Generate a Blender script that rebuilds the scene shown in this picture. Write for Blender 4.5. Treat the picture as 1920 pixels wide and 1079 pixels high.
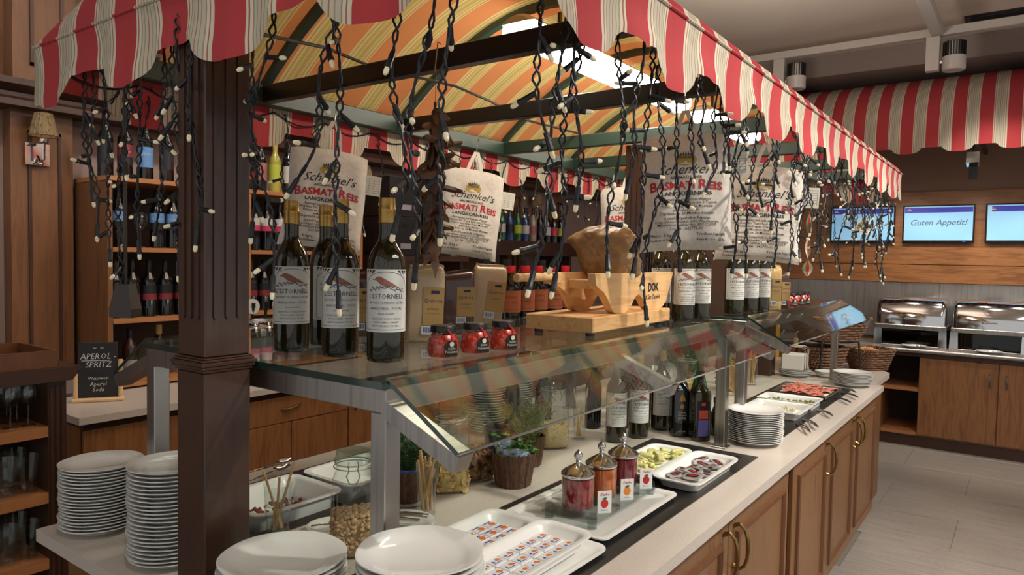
import bpy, bmesh, math, random
from mathutils import Vector, Matrix
R = math.radians
for o in list(bpy.data.objects): bpy.data.objects.remove(o)
scn = bpy.context.scene
COL = scn.collection
# ------------------------------------------------------------------ camera
cam_d = bpy.data.cameras.new('camera'); cam = bpy.data.objects.new('camera', cam_d); COL.objects.link(cam)
cam_d.sensor_width = 36.0; cam_d.lens = 1324.0 / 1920 * 36; cam_d.clip_start = .05; cam_d.clip_end = 60
cam.matrix_world = Matrix(((.59122755, .02344208, -.80616404, 0), (-.80629672, .03988492, -.59016506, 0), (.01831909, .99892926, .04248234, 1.6), (0, 0, 0, 1)))
scn.camera = cam
# ------------------------------------------------------------------ world, exposure, large lights
def lin(c): return tuple(((v / 255) / 12.92 if v / 255 <= .04045 else ((v / 255 + .055) / 1.055) ** 2.4) for v in c)
w = bpy.data.worlds.new('world'); scn.world = w; w.use_nodes = True
w.node_tree.nodes['Background'].inputs[0].default_value = (*lin((230, 228, 226)), 1)
w.node_tree.nodes['Background'].inputs[1].default_value = .75
scn.view_settings.view_transform = 'Standard'; scn.view_settings.look = 'None'
scn.view_settings.gamma = 1; scn.view_settings.use_curve_mapping = False
scn.view_settings.exposure = 0.0
scn.cycles.max_bounces = 10; scn.cycles.diffuse_bounces = 4; scn.cycles.glossy_bounces = 5
scn.cycles.transparent_max_bounces = 24; scn.cycles.transmission_bounces = 8
scn.cycles.caustics_reflective = False; scn.cycles.caustics_refractive = False
scn.cycles.sample_clamp_indirect = 4.0
def area(name, loc, target, sx, sy, power, col=(255, 240, 220), spread=180):
    d = bpy.data.lights.new(name, 'AREA'); d.shape = 'RECTANGLE'; d.size = sx; d.size_y = sy; d.energy = power
    d.color = lin(col); d.spread = R(spread)
    o = bpy.data.objects.new(name, d); COL.objects.link(o); o.location = loc
    o.rotation_euler = (Vector(target) - Vector(loc)).to_track_quat('-Z', 'Y').to_euler(); return o
def spot(name, loc, target, power, ang=50, col=(255, 246, 234), rad=.06, blend=.6):
    d = bpy.data.lights.new(name, 'SPOT'); d.energy = power; d.spot_size = R(ang); d.spot_blend = blend
    d.color = lin(col); d.shadow_soft_size = rad
    o = bpy.data.objects.new(name, d); COL.objects.link(o); o.location = loc
    o.rotation_euler = (Vector(target) - Vector(loc)).to_track_quat('-Z', 'Y').to_euler(); return o
# track spots of the room (over the aisle in front of the island and over the bar)
for i, (x, y, tx, ty, tz, p) in enumerate([
        (2.2, -1.1, 1.9, .75, .8, 220), (3.7, -1.0, 3.3, .75, .8, 220), (5.3, -.9, 4.4, .75, .8, 200),
        (.2, .3, 1.1, 1.2, .95, 30),
        (5.9, .2, 7.3, .3, .8, 70), (5.6, .6, 5.9, .1, 0, 70),
        (2.2, 3.0, 2.2, 3.9, 1.6, 45), (4.2, 3.0, 4.0, 3.9, 1.6, 45), (1.2, 2.6, 1.2, 3.6, 1.3, 22), (.6, 2.9, 1.3, 4.1, 2.2, 40)]):
    spot('track_spot_light', (x, y, 3.3), (tx, ty, tz), p, 62)
for uy in (.95, .40, -.2): spot('awning_clip_light', (6.93, uy, 2.42), (7.45, uy, 1.1), 30, 110)
area('ceiling_panel_light', (2.5, -1.6, 3.35), (2.5, -.6, 0), 3.0, .6, 45, (255, 248, 240))
for ux in (1.6, 3.4): spot('canopy_uplight', (ux, 1.37, 2.62), (ux, 1.37, 3.5), 330, 110, (255, 244, 230), .1)
spot('canopy_uplight', (4.35, 1.25, 2.72), (4.6, 1.2, 3.5), 42, 165, (255, 246, 232), .1)
area('bar_ceiling_light', (3.0, 3.0, 3.3), (3.0, 3.2, 0), 3.0, .4, 10, (255, 240, 224))

# ------------------------------------------------------------------ mesh helpers
class MB:
    def __init__(s): s.v = []; s.f = []; s.m = []; s.mi = 0; s.T = None
    def add(s, vs, fs):
        b = len(s.v)
        if s.T is not None: vs = [tuple(s.T @ Vector(p)) for p in vs]
        s.v += [tuple(p) for p in vs]
        for f in fs: s.f.append(tuple(b + i for i in f)); s.m.append(s.mi)
        return s
    def box(s, x0, x1, y0, y1, z0, z1):
        return s.add([(x0, y0, z0), (x1, y0, z0), (x1, y1, z0), (x0, y1, z0), (x0, y0, z1), (x1, y0, z1), (x1, y1, z1), (x0, y1, z1)],
                     [(0, 3, 2, 1), (4, 5, 6, 7), (0, 1, 5, 4), (1, 2, 6, 5), (2, 3, 7, 6), (3, 0, 4, 7)])
    def cbox(s, x0, x1, y0, y1, z0, z1, b=.004):
        P = []
        for x, sx in ((x0, 1), (x1, -1)):
            for y, sy in ((y0, 1), (y1, -1)):
                for z, sz in ((z0, 1), (z1, -1)):
                    P += [(x + sx * b, y + sy * b, z), (x + sx * b, y, z + sz * b), (x, y + sy * b, z + sz * b)]
        return s.hull(P)
    def hull(s, P):
        bm = bmesh.new(); vs = [bm.verts.new(p) for p in P]
        r = bmesh.ops.convex_hull(bm, input=vs)
        bmesh.ops.delete(bm, geom=list({g for g in r['geom_interior'] + r['geom_unused'] if isinstance(g, bmesh.types.BMVert)}), context='VERTS')
        bmesh.ops.dissolve_limit(bm, angle_limit=.01, verts=bm.verts[:], edges=bm.edges[:])
        bm.normal_update(); bm.verts.index_update()
        s.add([v.co[:] for v in bm.verts], [[v.index for v in f.verts] for f in bm.faces]); bm.free(); return s
    def lathe(s, prof, seg=24, c=(0, 0), a0=0, a1=360):
        vs = []; rings = []; full = abs(a1 - a0) >= 360; n = seg if full else seg + 1
        for r, z in prof:
            if r < 1e-6: rings.append([len(vs)]); vs.append((c[0], c[1], z))
            else:
                rings.append(list(range(len(vs), len(vs) + n)))
                for i in range(n):
                    a = R(a0 + (a1 - a0) * i / seg); vs.append((c[0] + r * math.cos(a), c[1] + r * math.sin(a), z))
        fs = []
        for A, B in zip(rings, rings[1:]):
            m = n if full else n - 1
            for i in range(m):
                j = (i + 1) % n
                if len(A) == 1 and len(B) == 1: continue
                if len(A) == 1: fs.append((A[0], B[j], B[i]))
                elif len(B) == 1: fs.append((A[i], A[j], B[0]))
                else: fs.append((A[i], A[j], B[j], B[i]))
        return s.add(vs, fs)
    def loft(s, rings, cap0=True, cap1=True, closed=True):
        n = len(rings[0]); vs = [p for r in rings for p in r]; fs = []
        for k in range(len(rings) - 1):
            for i in range(n if closed else n - 1):
                j = (i + 1) % n; fs.append((k * n + i, k * n + j, (k + 1) * n + j, (k + 1) * n + i))
        if cap0: fs.append(tuple(range(n - 1, -1, -1)))
        if cap1: fs.append(tuple((len(rings) - 1) * n + i for i in range(n)))
        return s.add(vs, fs)
    def tube(s, pts, r, seg=6, cap=True, closed=False):
        P = [Vector(p) for p in pts]; n = len(P); rs = r if isinstance(r, (list, tuple)) else [r] * n
        rings = []; up = None
        for i in range(n):
            t = (P[(i + 1) % n] - P[i - 1]) if closed else (P[min(i + 1, n - 1)] - P[max(i - 1, 0)])
            t = t.normalized() if t.length > 1e-9 else Vector((0, 0, 1))
            if up is None:
                up = t.orthogonal().normalized()
            up = (up - t * up.dot(t));
            up = up.normalized() if up.length > 1e-6 else t.orthogonal().normalized()
            q = t.cross(up)
            rings.append([tuple(P[i] + (up * math.cos(2 * math.pi * k / seg) + q * math.sin(2 * math.pi * k / seg)) * rs[i]) for k in range(seg)])
        if closed: rings.append(rings[0]); cap = False
        return s.loft(rings, cap, cap)
    def ball(s, c, r, seg=8, sz=None):
        rz = sz or r
        return s.lathe([(r * math.sin(math.pi * k / (seg // 2 + 1)), c[2] - rz * math.cos(math.pi * k / (seg // 2 + 1))) for k in range(seg // 2 + 2)], seg, (c[0], c[1]))
    def prism(s, poly, y0, y1, axis='y'):
        # poly in (x,z), extruded along y (or poly (x,y) along z, or (y,z) along x)
        f = {'y': lambda a, b, t: (a, t, b), 'z': lambda a, b, t: (a, b, t), 'x': lambda a, b, t: (t, a, b)}[axis]
        n = len(poly); A = [f(a, b, y0) for a, b in poly]; B = [f(a, b, y1) for a, b in poly]
        fs = [(i, (i + 1) % n, n + (i + 1) % n, n + i) for i in range(n)] + [tuple(range(n - 1, -1, -1)), tuple(range(n, 2 * n))]
        return s.add(A + B, fs)
    def mesh(s, name, mats, smooth=True, ang=38, fix=True):
        me = bpy.data.meshes.new(name); me.from_pydata(s.v, [], s.f)
        for m in (mats if isinstance(mats, (list, tuple)) else [mats]): me.materials.append(m)
        if any(s.m): me.polygons.foreach_set('material_index', s.m)
        if fix:
            bm = bmesh.new(); bm.from_mesh(me); bmesh.ops.recalc_face_normals(bm, faces=bm.faces[:]); bm.to_mesh(me); bm.free()
        if smooth:
            me.shade_smooth(); me.set_sharp_from_angle(angle=R(ang))
        me.update(); return me
    def build(s, name, mats, parent=None, loc=(0, 0, 0), smooth=True, ang=38, fix=True, rot=None):
        return place(name, s.mesh(name, mats, smooth, ang, fix), parent, loc, rot)
KIDS = {}
def place(name, me, parent=None, loc=(0, 0, 0), rot=None):
    o = bpy.data.objects.new(name, me); COL.objects.link(o); o.parent = parent; o.location = loc
    if rot: o.rotation_euler = rot
    if parent is not None: KIDS.setdefault(parent.name, []).append(o)
    return o
def tag(o, label=None, cat=None, group=None, kind=None):
    if label: o['label'] = label
    if cat: o['category'] = cat
    if group: o['group'] = group
    if kind: o['kind'] = kind
    return o
def thing(name, label, cat, loc=(0, 0, 0), rz=0, group=None, rot=None):
    o = bpy.data.objects.new(name, None); COL.objects.link(o); o.location = loc; o.empty_display_size = .02
    o.rotation_euler = rot if rot else (0, 0, rz); return tag(o, label, cat, group)
def copy_tree(o, parent=None):
    c = o.copy(); COL.objects.link(c); c.parent = parent
    if parent is not None: KIDS.setdefault(parent.name, []).append(c)
    for ch in list(KIDS.get(o.name, [])): copy_tree(ch, c)
    return c
def dup(o, label, loc, rz=None, group=None):
    c = copy_tree(o); c.location = loc
    if rz is not None: c.rotation_euler = (0, 0, rz)
    c['label'] = label
    if group: c['group'] = group
    return c
def struct(o): o['kind'] = 'structure'; return o
ORD = ['', 'first', 'second', 'third', 'fourth', 'fifth', 'sixth', 'seventh', 'eighth', 'ninth', 'tenth', 'eleventh', 'twelfth', 'thirteenth', 'fourteenth', 'fifteenth', 'sixteenth', 'seventeenth', 'eighteenth', 'nineteenth', 'twentieth', 'twenty-first', 'twenty-second', 'twenty-third', 'twenty-fourth', 'twenty-fifth', 'twenty-sixth', 'twenty-seventh', 'twenty-eighth', 'twenty-ninth', 'thirtieth']
def rrect(hx, hy, r, z, n=5, cx=0, cy=0):
    P = []
    for k, (sx, sy) in enumerate(((1, 1), (-1, 1), (-1, -1), (1, -1))):
        for i in range(n):
            a = R(90 * k + 90 * i / (n - 1)); P.append((cx + sx * (hx - r) + r * math.cos(a), cy + sy * (hy - r) + r * math.sin(a), z))
    return P
def rr2(w, h, r, n=4, cx=0, cy=0): return [(p[0], p[1]) for p in rrect(w / 2, h / 2, r, 0, n, cx, cy)]
TXT = {}
def text(mb, s, size, fn, align='CENTER', bold=0, shear=0, res=2):
    """flat letters, put onto a surface by fn(x, y) -> point"""
    k = (s, align, bold, shear, res)
    if k not in TXT:
        cu = bpy.data.curves.new('lettering', 'FONT'); cu.body = s; cu.align_x = align; cu.size = 1; cu.resolution_u = res; cu.offset = bold; cu.shear = shear
        ob = bpy.data.objects.new('lettering', cu); me = bpy.data.meshes.new_from_object(ob)
        TXT[k] = ([v.co[:2] for v in me.vertices], [tuple(p.vertices) for p in me.polygons])
        bpy.data.objects.remove(ob); bpy.data.curves.remove(cu); bpy.data.meshes.remove(me)
    v, f = TXT[k]; mb.add([fn(x * size, y * size) for x, y in v], f)
# ------------------------------------------------------------------ materials
MATS = {}
def nodes(m): m.use_nodes = True; nt = m.node_tree; return nt, nt.nodes, nt.links, nt.nodes.get('Principled BSDF')
def mat(name, col, rough=.5, metal=0, spec=None, coat=0, emit=None, es=0, trans=0, ior=None, alpha=None, sheen=0):
    if name in MATS: return MATS[name]
    m = bpy.data.materials.new(name); nt, N, L, b = nodes(m); c = (*lin(col), 1)
    b.inputs['Base Color'].default_value = c; b.inputs['Roughness'].default_value = rough; b.inputs['Metallic'].default_value = metal
    if spec is not None: b.inputs['Specular IOR Level'].default_value = spec
    if coat: b.inputs['Coat Weight'].default_value = coat; b.inputs['Coat Roughness'].default_value = .06
    if emit: b.inputs['Emission Color'].default_value = (*lin(emit), 1); b.inputs['Emission Strength'].default_value = es
    if trans: b.inputs['Transmission Weight'].default_value = trans
    if ior: b.inputs['IOR'].default_value = ior
    if sheen: b.inputs['Sheen Weight'].default_value = sheen
    MATS[name] = m; return m
def ramp(N, stops, interp='LINEAR'):
    r = N.new('ShaderNodeValToRGB'); e = r.color_ramp.elements; r.color_ramp.interpolation = interp
    while len(e) < len(stops): e.new(.5)
    for x, (p, c) in zip(e, stops): x.position = p; x.color = (*lin(c), 1)
    return r
def tex(N, L, scale, kind='ShaderNodeTexNoise', coord='Object', det=4, **kw):
    tc = N.new('ShaderNodeTexCoord'); mp = N.new('ShaderNodeMapping'); L.new(tc.outputs[coord], mp.inputs[0]); mp.inputs['Scale'].default_value = scale
    t = N.new(kind); L.new(mp.outputs[0], t.inputs['Vector'])
    if 'Detail' in t.inputs: t.inputs['Detail'].default_value = det
    for k, v in kw.items(): t.inputs[k].default_value = v
    return t
def noisy(name, cols, scale=(20, 20, 20), rough=.5, det=5, bump=0, coat=0, metal=0, dist=0, sc=1.0, spec=None, rv=None):
    """procedural colour from stretched noise: grain, speckle, wear"""
    if name in MATS: return MATS[name]
    m = mat(name, cols[0], rough, metal, spec, coat); nt, N, L, b = nodes(m)
    t = tex(N, L, scale, det=det, Scale=sc, Distortion=dist)
    n = len(cols); r = ramp(N, [(.25 + .5 * i / max(1, n - 1), c) for i, c in enumerate(cols)])
    L.new(t.outputs['Fac'], r.inputs[0]); L.new(r.outputs[0], b.inputs['Base Color'])
    if bump:
        bp = N.new('ShaderNodeBump'); bp.inputs['Strength'].default_value = bump; bp.inputs['Distance'].default_value = .004
        L.new(t.outputs['Fac'], bp.inputs['Height']); L.new(bp.outputs[0], b.inputs['Normal'])
    return m
def thin_glass(name, tint=(236, 244, 240), f=1.45, rough=.02, body=.0):
    if name in MATS: return MATS[name]
    m = bpy.data.materials.new(name); nt, N, L, b = nodes(m); N.remove(b); out = N['Material Output']
    tr = N.new('ShaderNodeBsdfTransparent'); tr.inputs[0].default_value = (*lin(tint), 1)
    gl = N.new('ShaderNodeBsdfGlossy'); gl.inputs['Roughness'].default_value = rough; gl.inputs[0].default_value = (1, 1, 1, 1)
    fr = N.new('ShaderNodeFresnel'); g = N.new('ShaderNodeNewGeometry'); io = N.new('ShaderNodeMapRange'); L.new(g.outputs['Backfacing'], io.inputs[0]); io.inputs[3].default_value = f; io.inputs[4].default_value = 1 / f; L.new(io.outputs[0], fr.inputs[0]); mx = N.new('ShaderNodeMixShader')
    L.new(fr.outputs[0], mx.inputs[0]); L.new(tr.outputs[0], mx.inputs[1]); L.new(gl.outputs[0], mx.inputs[2]); L.new(mx.outputs[0], out.inputs[0])
    MATS[name] = m; return m
WOOD_P = noisy('mahogany', [(56, 35, 25), (67, 42, 30), (48, 29, 21)], (14, 14, 1.2), .32, 4, sc=3, dist=.6, coat=.25)
WOOD_C = noisy('walnut_veneer', [(118, 78, 46), (142, 97, 60), (126, 84, 50), (106, 68, 40)], (9, 9, .9), .38, 6, sc=4, dist=1.2)
WOOD_CX = noisy('walnut_veneer_long', [(124, 78, 42), (152, 100, 58), (130, 84, 46), (108, 66, 36)], (9, .9, 9), .38, 6, sc=4, dist=1.2)
WOOD_F = noisy('oak_front', [(108, 74, 45), (124, 87, 54), (99, 66, 40)], (12, 12, 1), .36, 5, sc=4, dist=.8)
WOOD_M = noisy('moulding_wood', [(92, 58, 36), (106, 69, 43)], (12, 12, 1.5), .34, 4, sc=4)
WOOD_S = noisy('shelf_wood', [(160, 106, 64), (176, 120, 76)], (2, 14, 14), .4, 4, sc=3)
WOOD_W = noisy('wall_panel_wood', [(104, 68, 42), (122, 82, 52), (94, 60, 37)], (10, 10, .9), .42, 5, sc=3, dist=.8)
WOOD_D = noisy('dark_trim_wood', [(58, 36, 26), (70, 44, 32)], (6, 6, 6), .36, 4)
WOOD_H = noisy('pale_beech', [(206, 160, 104), (224, 182, 128), (198, 150, 94)], (1.5, 9, 14), .48, 5, sc=3, dist=.8)
WOOD_B = noisy('board_beech', [(196, 148, 92), (218, 174, 118), (186, 138, 84)], (2, 16, 16), .5, 5, sc=3, dist=.8)
PINE = mat('pine_wood', (222, 186, 140), .5)
STONE = noisy('counter_stone', [(176, 166, 156), (194, 184, 174), (204, 195, 185), (166, 155, 146)], (1, 1, 1), .3, 8, sc=260)
STEEL = noisy('brushed_steel', [(150, 146, 142), (172, 168, 163), (140, 136, 132)], (2, 60, 2), .32, 3, metal=1)
STEEL_D = noisy('well_steel', [(96, 94, 92), (112, 110, 107)], (2, 30, 2), .38, 3, metal=1)
CHROME = mat('chrome', (214, 214, 214), .08, 1)
BRASS = mat('aged_brass', (150, 126, 82), .3, 1)
GREEN = mat('green_paint', (40, 62, 52), .42)
BLACKP = mat('black_paint', (24, 24, 22), .35)
CABLE = mat('dark_cable', (22, 26, 32), .45)
PORC = mat('white_porcelain', (226, 226, 222), .12, coat=.5)
MELA = mat('white_melamine', (232, 232, 228), .25)
PANE = thin_glass('glass_pane', (246, 251, 248), 1.45)
EDGE = mat('glass_edge', (22, 50, 46), .1, coat=.6)
GLASS = thin_glass('clear_glass', (250, 252, 251), 1.52, .03)
BOTTLE = noisy('dark_green_glass', [(22, 22, 9), (38, 34, 12), (24, 23, 9)], (10, 10, 10), .06, 3, coat=.6)
BOTTLE_K = mat('black_glass', (10, 11, 12), .08, coat=.6)
PAPER = mat('label_paper', (214, 214, 208), .7)
INK = mat('black_ink', (40, 40, 44), .7)
INK_G = mat('grey_ink', (96, 98, 100), .7)
INK_R = mat('red_ink', (176, 36, 50), .7)
GOLD = mat('gold_foil', (176, 142, 76), .32, .8)
WHITE = mat('white_paint', (206, 202, 196), .5)
# ================================================================== the room
def fabric(name, axis, center, period=.18, glow=0.0, warm=(228, 150, 84)):
    if name in MATS: return MATS[name]
    m = mat(name, (180, 50, 56), .85); nt, N, L, b = nodes(m)
    tc = N.new('ShaderNodeTexCoord'); sp = N.new('ShaderNodeSeparateXYZ'); L.new(tc.outputs['Object'], sp.inputs[0])
    def math_(op, a, v):
        n = N.new('ShaderNodeMath'); n.operation = op; L.new(a, n.inputs[0]); n.inputs[1].default_value = v; return n.outputs[0]
    f = math_('FRACT', math_('ADD', math_('DIVIDE', math_('SUBTRACT', sp.outputs[axis], center), period), 20.25), 0)
    red = (186, 60, 64); cr = (224, 212, 190); gb = (200, 192, 172); tn = (166, 108, 88); ol = (164, 152, 124)
    st = [(0, red), (.50, cr), (.555, tn), (.575, cr), (.62, ol), (.64, gb), (.70, ol), (.715, gb), (.765, tn), (.78, gb), (.83, ol), (.845, gb), (.88, ol), (.90, cr), (.945, tn), (.965, cr)]
    r = ramp(N, st, 'CONSTANT'); L.new(f, r.inputs[0])
    w = tex(N, L, (1, 1, 1), det=2, Scale=900); mx = N.new('ShaderNodeMixRGB'); mx.blend_type = 'MULTIPLY'; mx.inputs[0].default_value = .18
    L.new(r.outputs[0], mx.inputs[1]); L.new(w.outputs['Fac'], mx.inputs[2]); L.new(mx.outputs[0], b.inputs['Base Color'])
    if glow:
        tr = N.new('ShaderNodeBsdfTranslucent'); ms = N.new('ShaderNodeMixShader'); ms.inputs[0].default_value = glow
        tm = N.new('ShaderNodeMixRGB'); tm.blend_type = 'MIX'; tm.inputs[0].default_value = .35; L.new(mx.outputs[0], tm.inputs[1]); tm.inputs[2].default_value = (*lin(warm), 1)
        L.new(tm.outputs[0], tr.inputs[0]); L.new(b.outputs[0], ms.inputs[1]); L.new(tr.outputs[0], ms.inputs[2]); L.new(ms.outputs[0], N['Material Output'].inputs[0])
    return m
# the barrel cloth: same stripes, inner side painted orange and straw for warm backlight
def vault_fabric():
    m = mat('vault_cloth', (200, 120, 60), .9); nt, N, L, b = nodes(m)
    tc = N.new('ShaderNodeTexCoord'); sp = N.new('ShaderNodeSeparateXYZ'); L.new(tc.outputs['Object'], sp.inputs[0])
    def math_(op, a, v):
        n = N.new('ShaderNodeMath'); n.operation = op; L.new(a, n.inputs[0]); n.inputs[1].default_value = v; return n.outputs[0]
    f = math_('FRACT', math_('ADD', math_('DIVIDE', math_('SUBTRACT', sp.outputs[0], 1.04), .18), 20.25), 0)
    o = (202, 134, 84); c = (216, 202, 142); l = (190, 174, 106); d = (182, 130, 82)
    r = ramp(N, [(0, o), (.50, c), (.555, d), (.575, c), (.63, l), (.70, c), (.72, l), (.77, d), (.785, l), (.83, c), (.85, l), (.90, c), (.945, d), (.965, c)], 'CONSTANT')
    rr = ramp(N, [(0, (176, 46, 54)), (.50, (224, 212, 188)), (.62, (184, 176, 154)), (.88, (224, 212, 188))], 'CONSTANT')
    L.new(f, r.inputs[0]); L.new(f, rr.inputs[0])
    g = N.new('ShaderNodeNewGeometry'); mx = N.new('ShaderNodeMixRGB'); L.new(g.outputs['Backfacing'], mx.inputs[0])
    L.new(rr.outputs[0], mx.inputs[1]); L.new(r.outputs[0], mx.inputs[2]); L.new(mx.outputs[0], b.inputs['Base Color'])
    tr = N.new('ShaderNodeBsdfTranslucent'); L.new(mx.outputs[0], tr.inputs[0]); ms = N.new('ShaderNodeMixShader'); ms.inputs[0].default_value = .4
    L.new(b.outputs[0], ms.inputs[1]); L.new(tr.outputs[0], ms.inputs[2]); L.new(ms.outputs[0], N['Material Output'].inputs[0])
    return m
WALLM = noisy('mauve_plaster', [(150, 128, 120), (158, 136, 127)], (3, 3, 3), .8, 3)
WALLB = noisy('umber_plaster', [(138, 108, 88), (146, 116, 95)], (3, 3, 3), .8, 3)
CEILM = noisy('ceiling_paint', [(206, 194, 182), (213, 202, 190)], (2, 2, 2), .8, 3)
SOFF = noisy('shaded_soffit', [(140, 126, 118), (146, 132, 124)], (2, 2, 2), .8, 3)  # shade on the soffit is put into this darker colour
# floor: vein-cut stone planks with fine joints
fl = struct(MB().box(-2, 8.0, -3.5, 4.4, -.06, -.004).build('floor', mat('floor_bed', (120, 112, 104), .8), smooth=False))
FT = noisy('vein_cut_stone', [(134, 126, 118), (162, 153, 144), (146, 138, 129), (120, 112, 104)], (26, .8, 1), .32, 7, sc=3.5, dist=.5)
tile = MB().cbox(-.299, .299, -.449, .449, -.004, 0, .0015).mesh('floor_tile', FT, False)
for i in range(9):
    for j in range(6):
        x = 3.1 + .6 * i; y = -2.4 + .9 * j + (.45 if i % 2 else 0)
        if (x < 4.6 and y > .9) or x > 7.8: continue
        place('floor_tile', tile, fl, (x, y, 0))
struct(MB().box(7.72, 7.85, -3.5, 4.4, 0, 3.6).build('wall_right', WALLB, smooth=False))
wl = struct(MB().box(-2, 7.72, 4.22, 4.35, 0, 3.6).build('wall_back', WALLM, smooth=False))
struct(MB().box(-2, 7.85, -3.5, 4.35, 3.5, 3.6).build('ceiling', CEILM, smooth=False))
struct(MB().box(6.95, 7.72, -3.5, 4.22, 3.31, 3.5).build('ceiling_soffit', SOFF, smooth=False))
# steel splash and wood boards on the right wall
sp = struct(MB().box(7.70, 7.72, -1.6, 2.6, .9, 1.43).build('wall_right_splashback', STEEL, smooth=False))
for k, (z0, z1) in enumerate(((1.432, 1.60), (1.605, 2.29))):
    struct(MB().cbox(7.68, 7.72, -1.6, 2.6, z0, z1, .003).build('trim_%d' % (k + 1), WOOD_CX, smooth=False))
# back wall: wood pilasters with cornice, panels above
struct(MB().prism([(4.02, 2.30), (4.02, 2.33), (4.06, 2.35), (4.06, 2.37), (4.0, 2.40), (4.0, 2.43), (4.22, 2.43), (4.22, 2.30)], 1.2, 7.7, 'x').build('trim_3', WOOD_D, smooth=False))
struct(MB().box(1.30, 7.7, 4.19, 4.22, 2.43, 3.5).build('trim_4', WOOD_W, smooth=False))
def pilaster(n, x0, x1, z0=.0):
    o = MB().box(x0, x1, 4.12, 4.22, z0, 2.30).box(x0, x1, 4.08, 4.19, 2.43, 3.5).build('trim_%d' % n, WOOD_W, smooth=False); struct(o)
    xm0, xm1 = x0 + .075, x1 - .06
    for a, b, za, zb, yy in ((xm0, xm1, .95, 2.2, 4.12), (xm0, xm1, 2.52, 3.4, 4.08)):
        f = MB()
        for (p, q, r_, s) in ((a, a + .014, za, zb), (b - .014, b, za, zb), (a, b, za, za + .014), (a, b, zb - .014, zb)): f.box(p, q, yy - .012, yy, r_, s)
        f.build('panel_moulding', WOOD_D, o, smooth=False)
        MB().box(a + .014, b - .014, yy - .004, yy, za + .014, zb - .014).build('panel', WOOD_W, o, smooth=False)
pilaster(5, 1.375, 1.66); pilaster(6, 3.42, 3.62); pilaster(7, 5.55, 5.78); pilaster(8, 6.35, 6.55)
# wood-lined corner left of the pilaster
struct(MB().box(-.6, 1.25, 4.16, 4.22, .0, 1.72).build('trim_9', WOOD_W, smooth=False))

# ================================================================== the island
def island_cabinet(x0, x1, doors, label, end=False):
    t = thing('island_cabinet', label, 'cabinet', ((x0 + x1) / 2, 1.37, 0)); ox = (x0 + x1) / 2
    MB().box(x0 - ox, x1 - ox, -.635, .635, .10, .826).build('body', WOOD_F, t, smooth=False)
    MB().box(x0 - ox, x1 - ox, -.59, .59, 0, .10).build('plinth', BLACKP, t, smooth=False)
    for a, b, h in doors:
        a -= ox; b -= ox
        d = MB().cbox(a, b, -.655, -.636, .115, .815, .003).build('door', WOOD_F, t, smooth=False)
        i = .062
        f = MB(); A, B, z0, z1 = a + i, b - i, .115 + i, .815 - i
        prof = ((0, 0), (.004, .010), (.014, .013), (.022, .006), (.026, 0))
        rings = []
        for dd, hh in prof:
            rings.append([(A + dd, -.655 - hh, z0 + dd), (B - dd, -.655 - hh, z0 + dd), (B - dd, -.655 - hh, z1 - dd), (A + dd, -.655 - hh, z1 - dd)])
        f.loft(rings, False, False); f.build('moulding', WOOD_M, d, smooth=False)
        hx = (b - .045) if h == 'r' else (a + .045)
        pts = [(hx, -.655, .775), (hx, -.675, .783), (hx, -.692, .768), (hx, -.700, .74), (hx, -.702, .71), (hx, -.700, .68), (hx, -.692, .655), (hx, -.675, .640), (hx, -.655, .648)]
        MB().tube(pts, [.009, .006, .0055, .006, .0065, .006, .0055, .006, .009], 8).build('handle', BRASS, d)
    return t
island_cabinet(.79, 2.82, [(.80, 1.46, 'r'), (1.465, 2.125, 'r'), (2.13, 2.80, 'l')], 'oak island cabinet with panelled doors under the jam trays')
island_cabinet(2.84, 4.74, [(2.87, 3.46, 'r'), (3.465, 4.06, 'r'), (4.065, 4.72, 'l')], 'oak island cabinet with panelled doors under the cold cut trays')
tag(MB().box(2.822, 2.838, .728, 1.98, .1, .826).build('filler_post', WOOD_D, smooth=False), 'dark wood filler strip between the two island cabinets', 'filler strip')
# angled end cabinet
ec = thing('end_cabinet', 'narrow oak end cabinet of the island below the bread baskets', 'cabinet', (5.0, 1.3, 0))
MB().prism([(-.25, -.53), (.26, -.53), (.58, -.32), (.58, .6), (-.25, .6)], .06, .826, 'z').build('body', WOOD_F, ec, smooth=False)
MB().prism([(-.25, -.49), (.25, -.49), (.55, -.29), (.55, .58), (-.25, .58)], 0, .06, 'z').build('plinth', BLACKP, ec, smooth=False)
def slab(name, label, outline_boxes, loc=(0, 0, 0)):
    m = MB()
    for (a, b, c, d) in outline_boxes: m.box(a, b, c, d, .838, .87)
    return tag(m.build(name, STONE, smooth=False), label, 'countertop')
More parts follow.
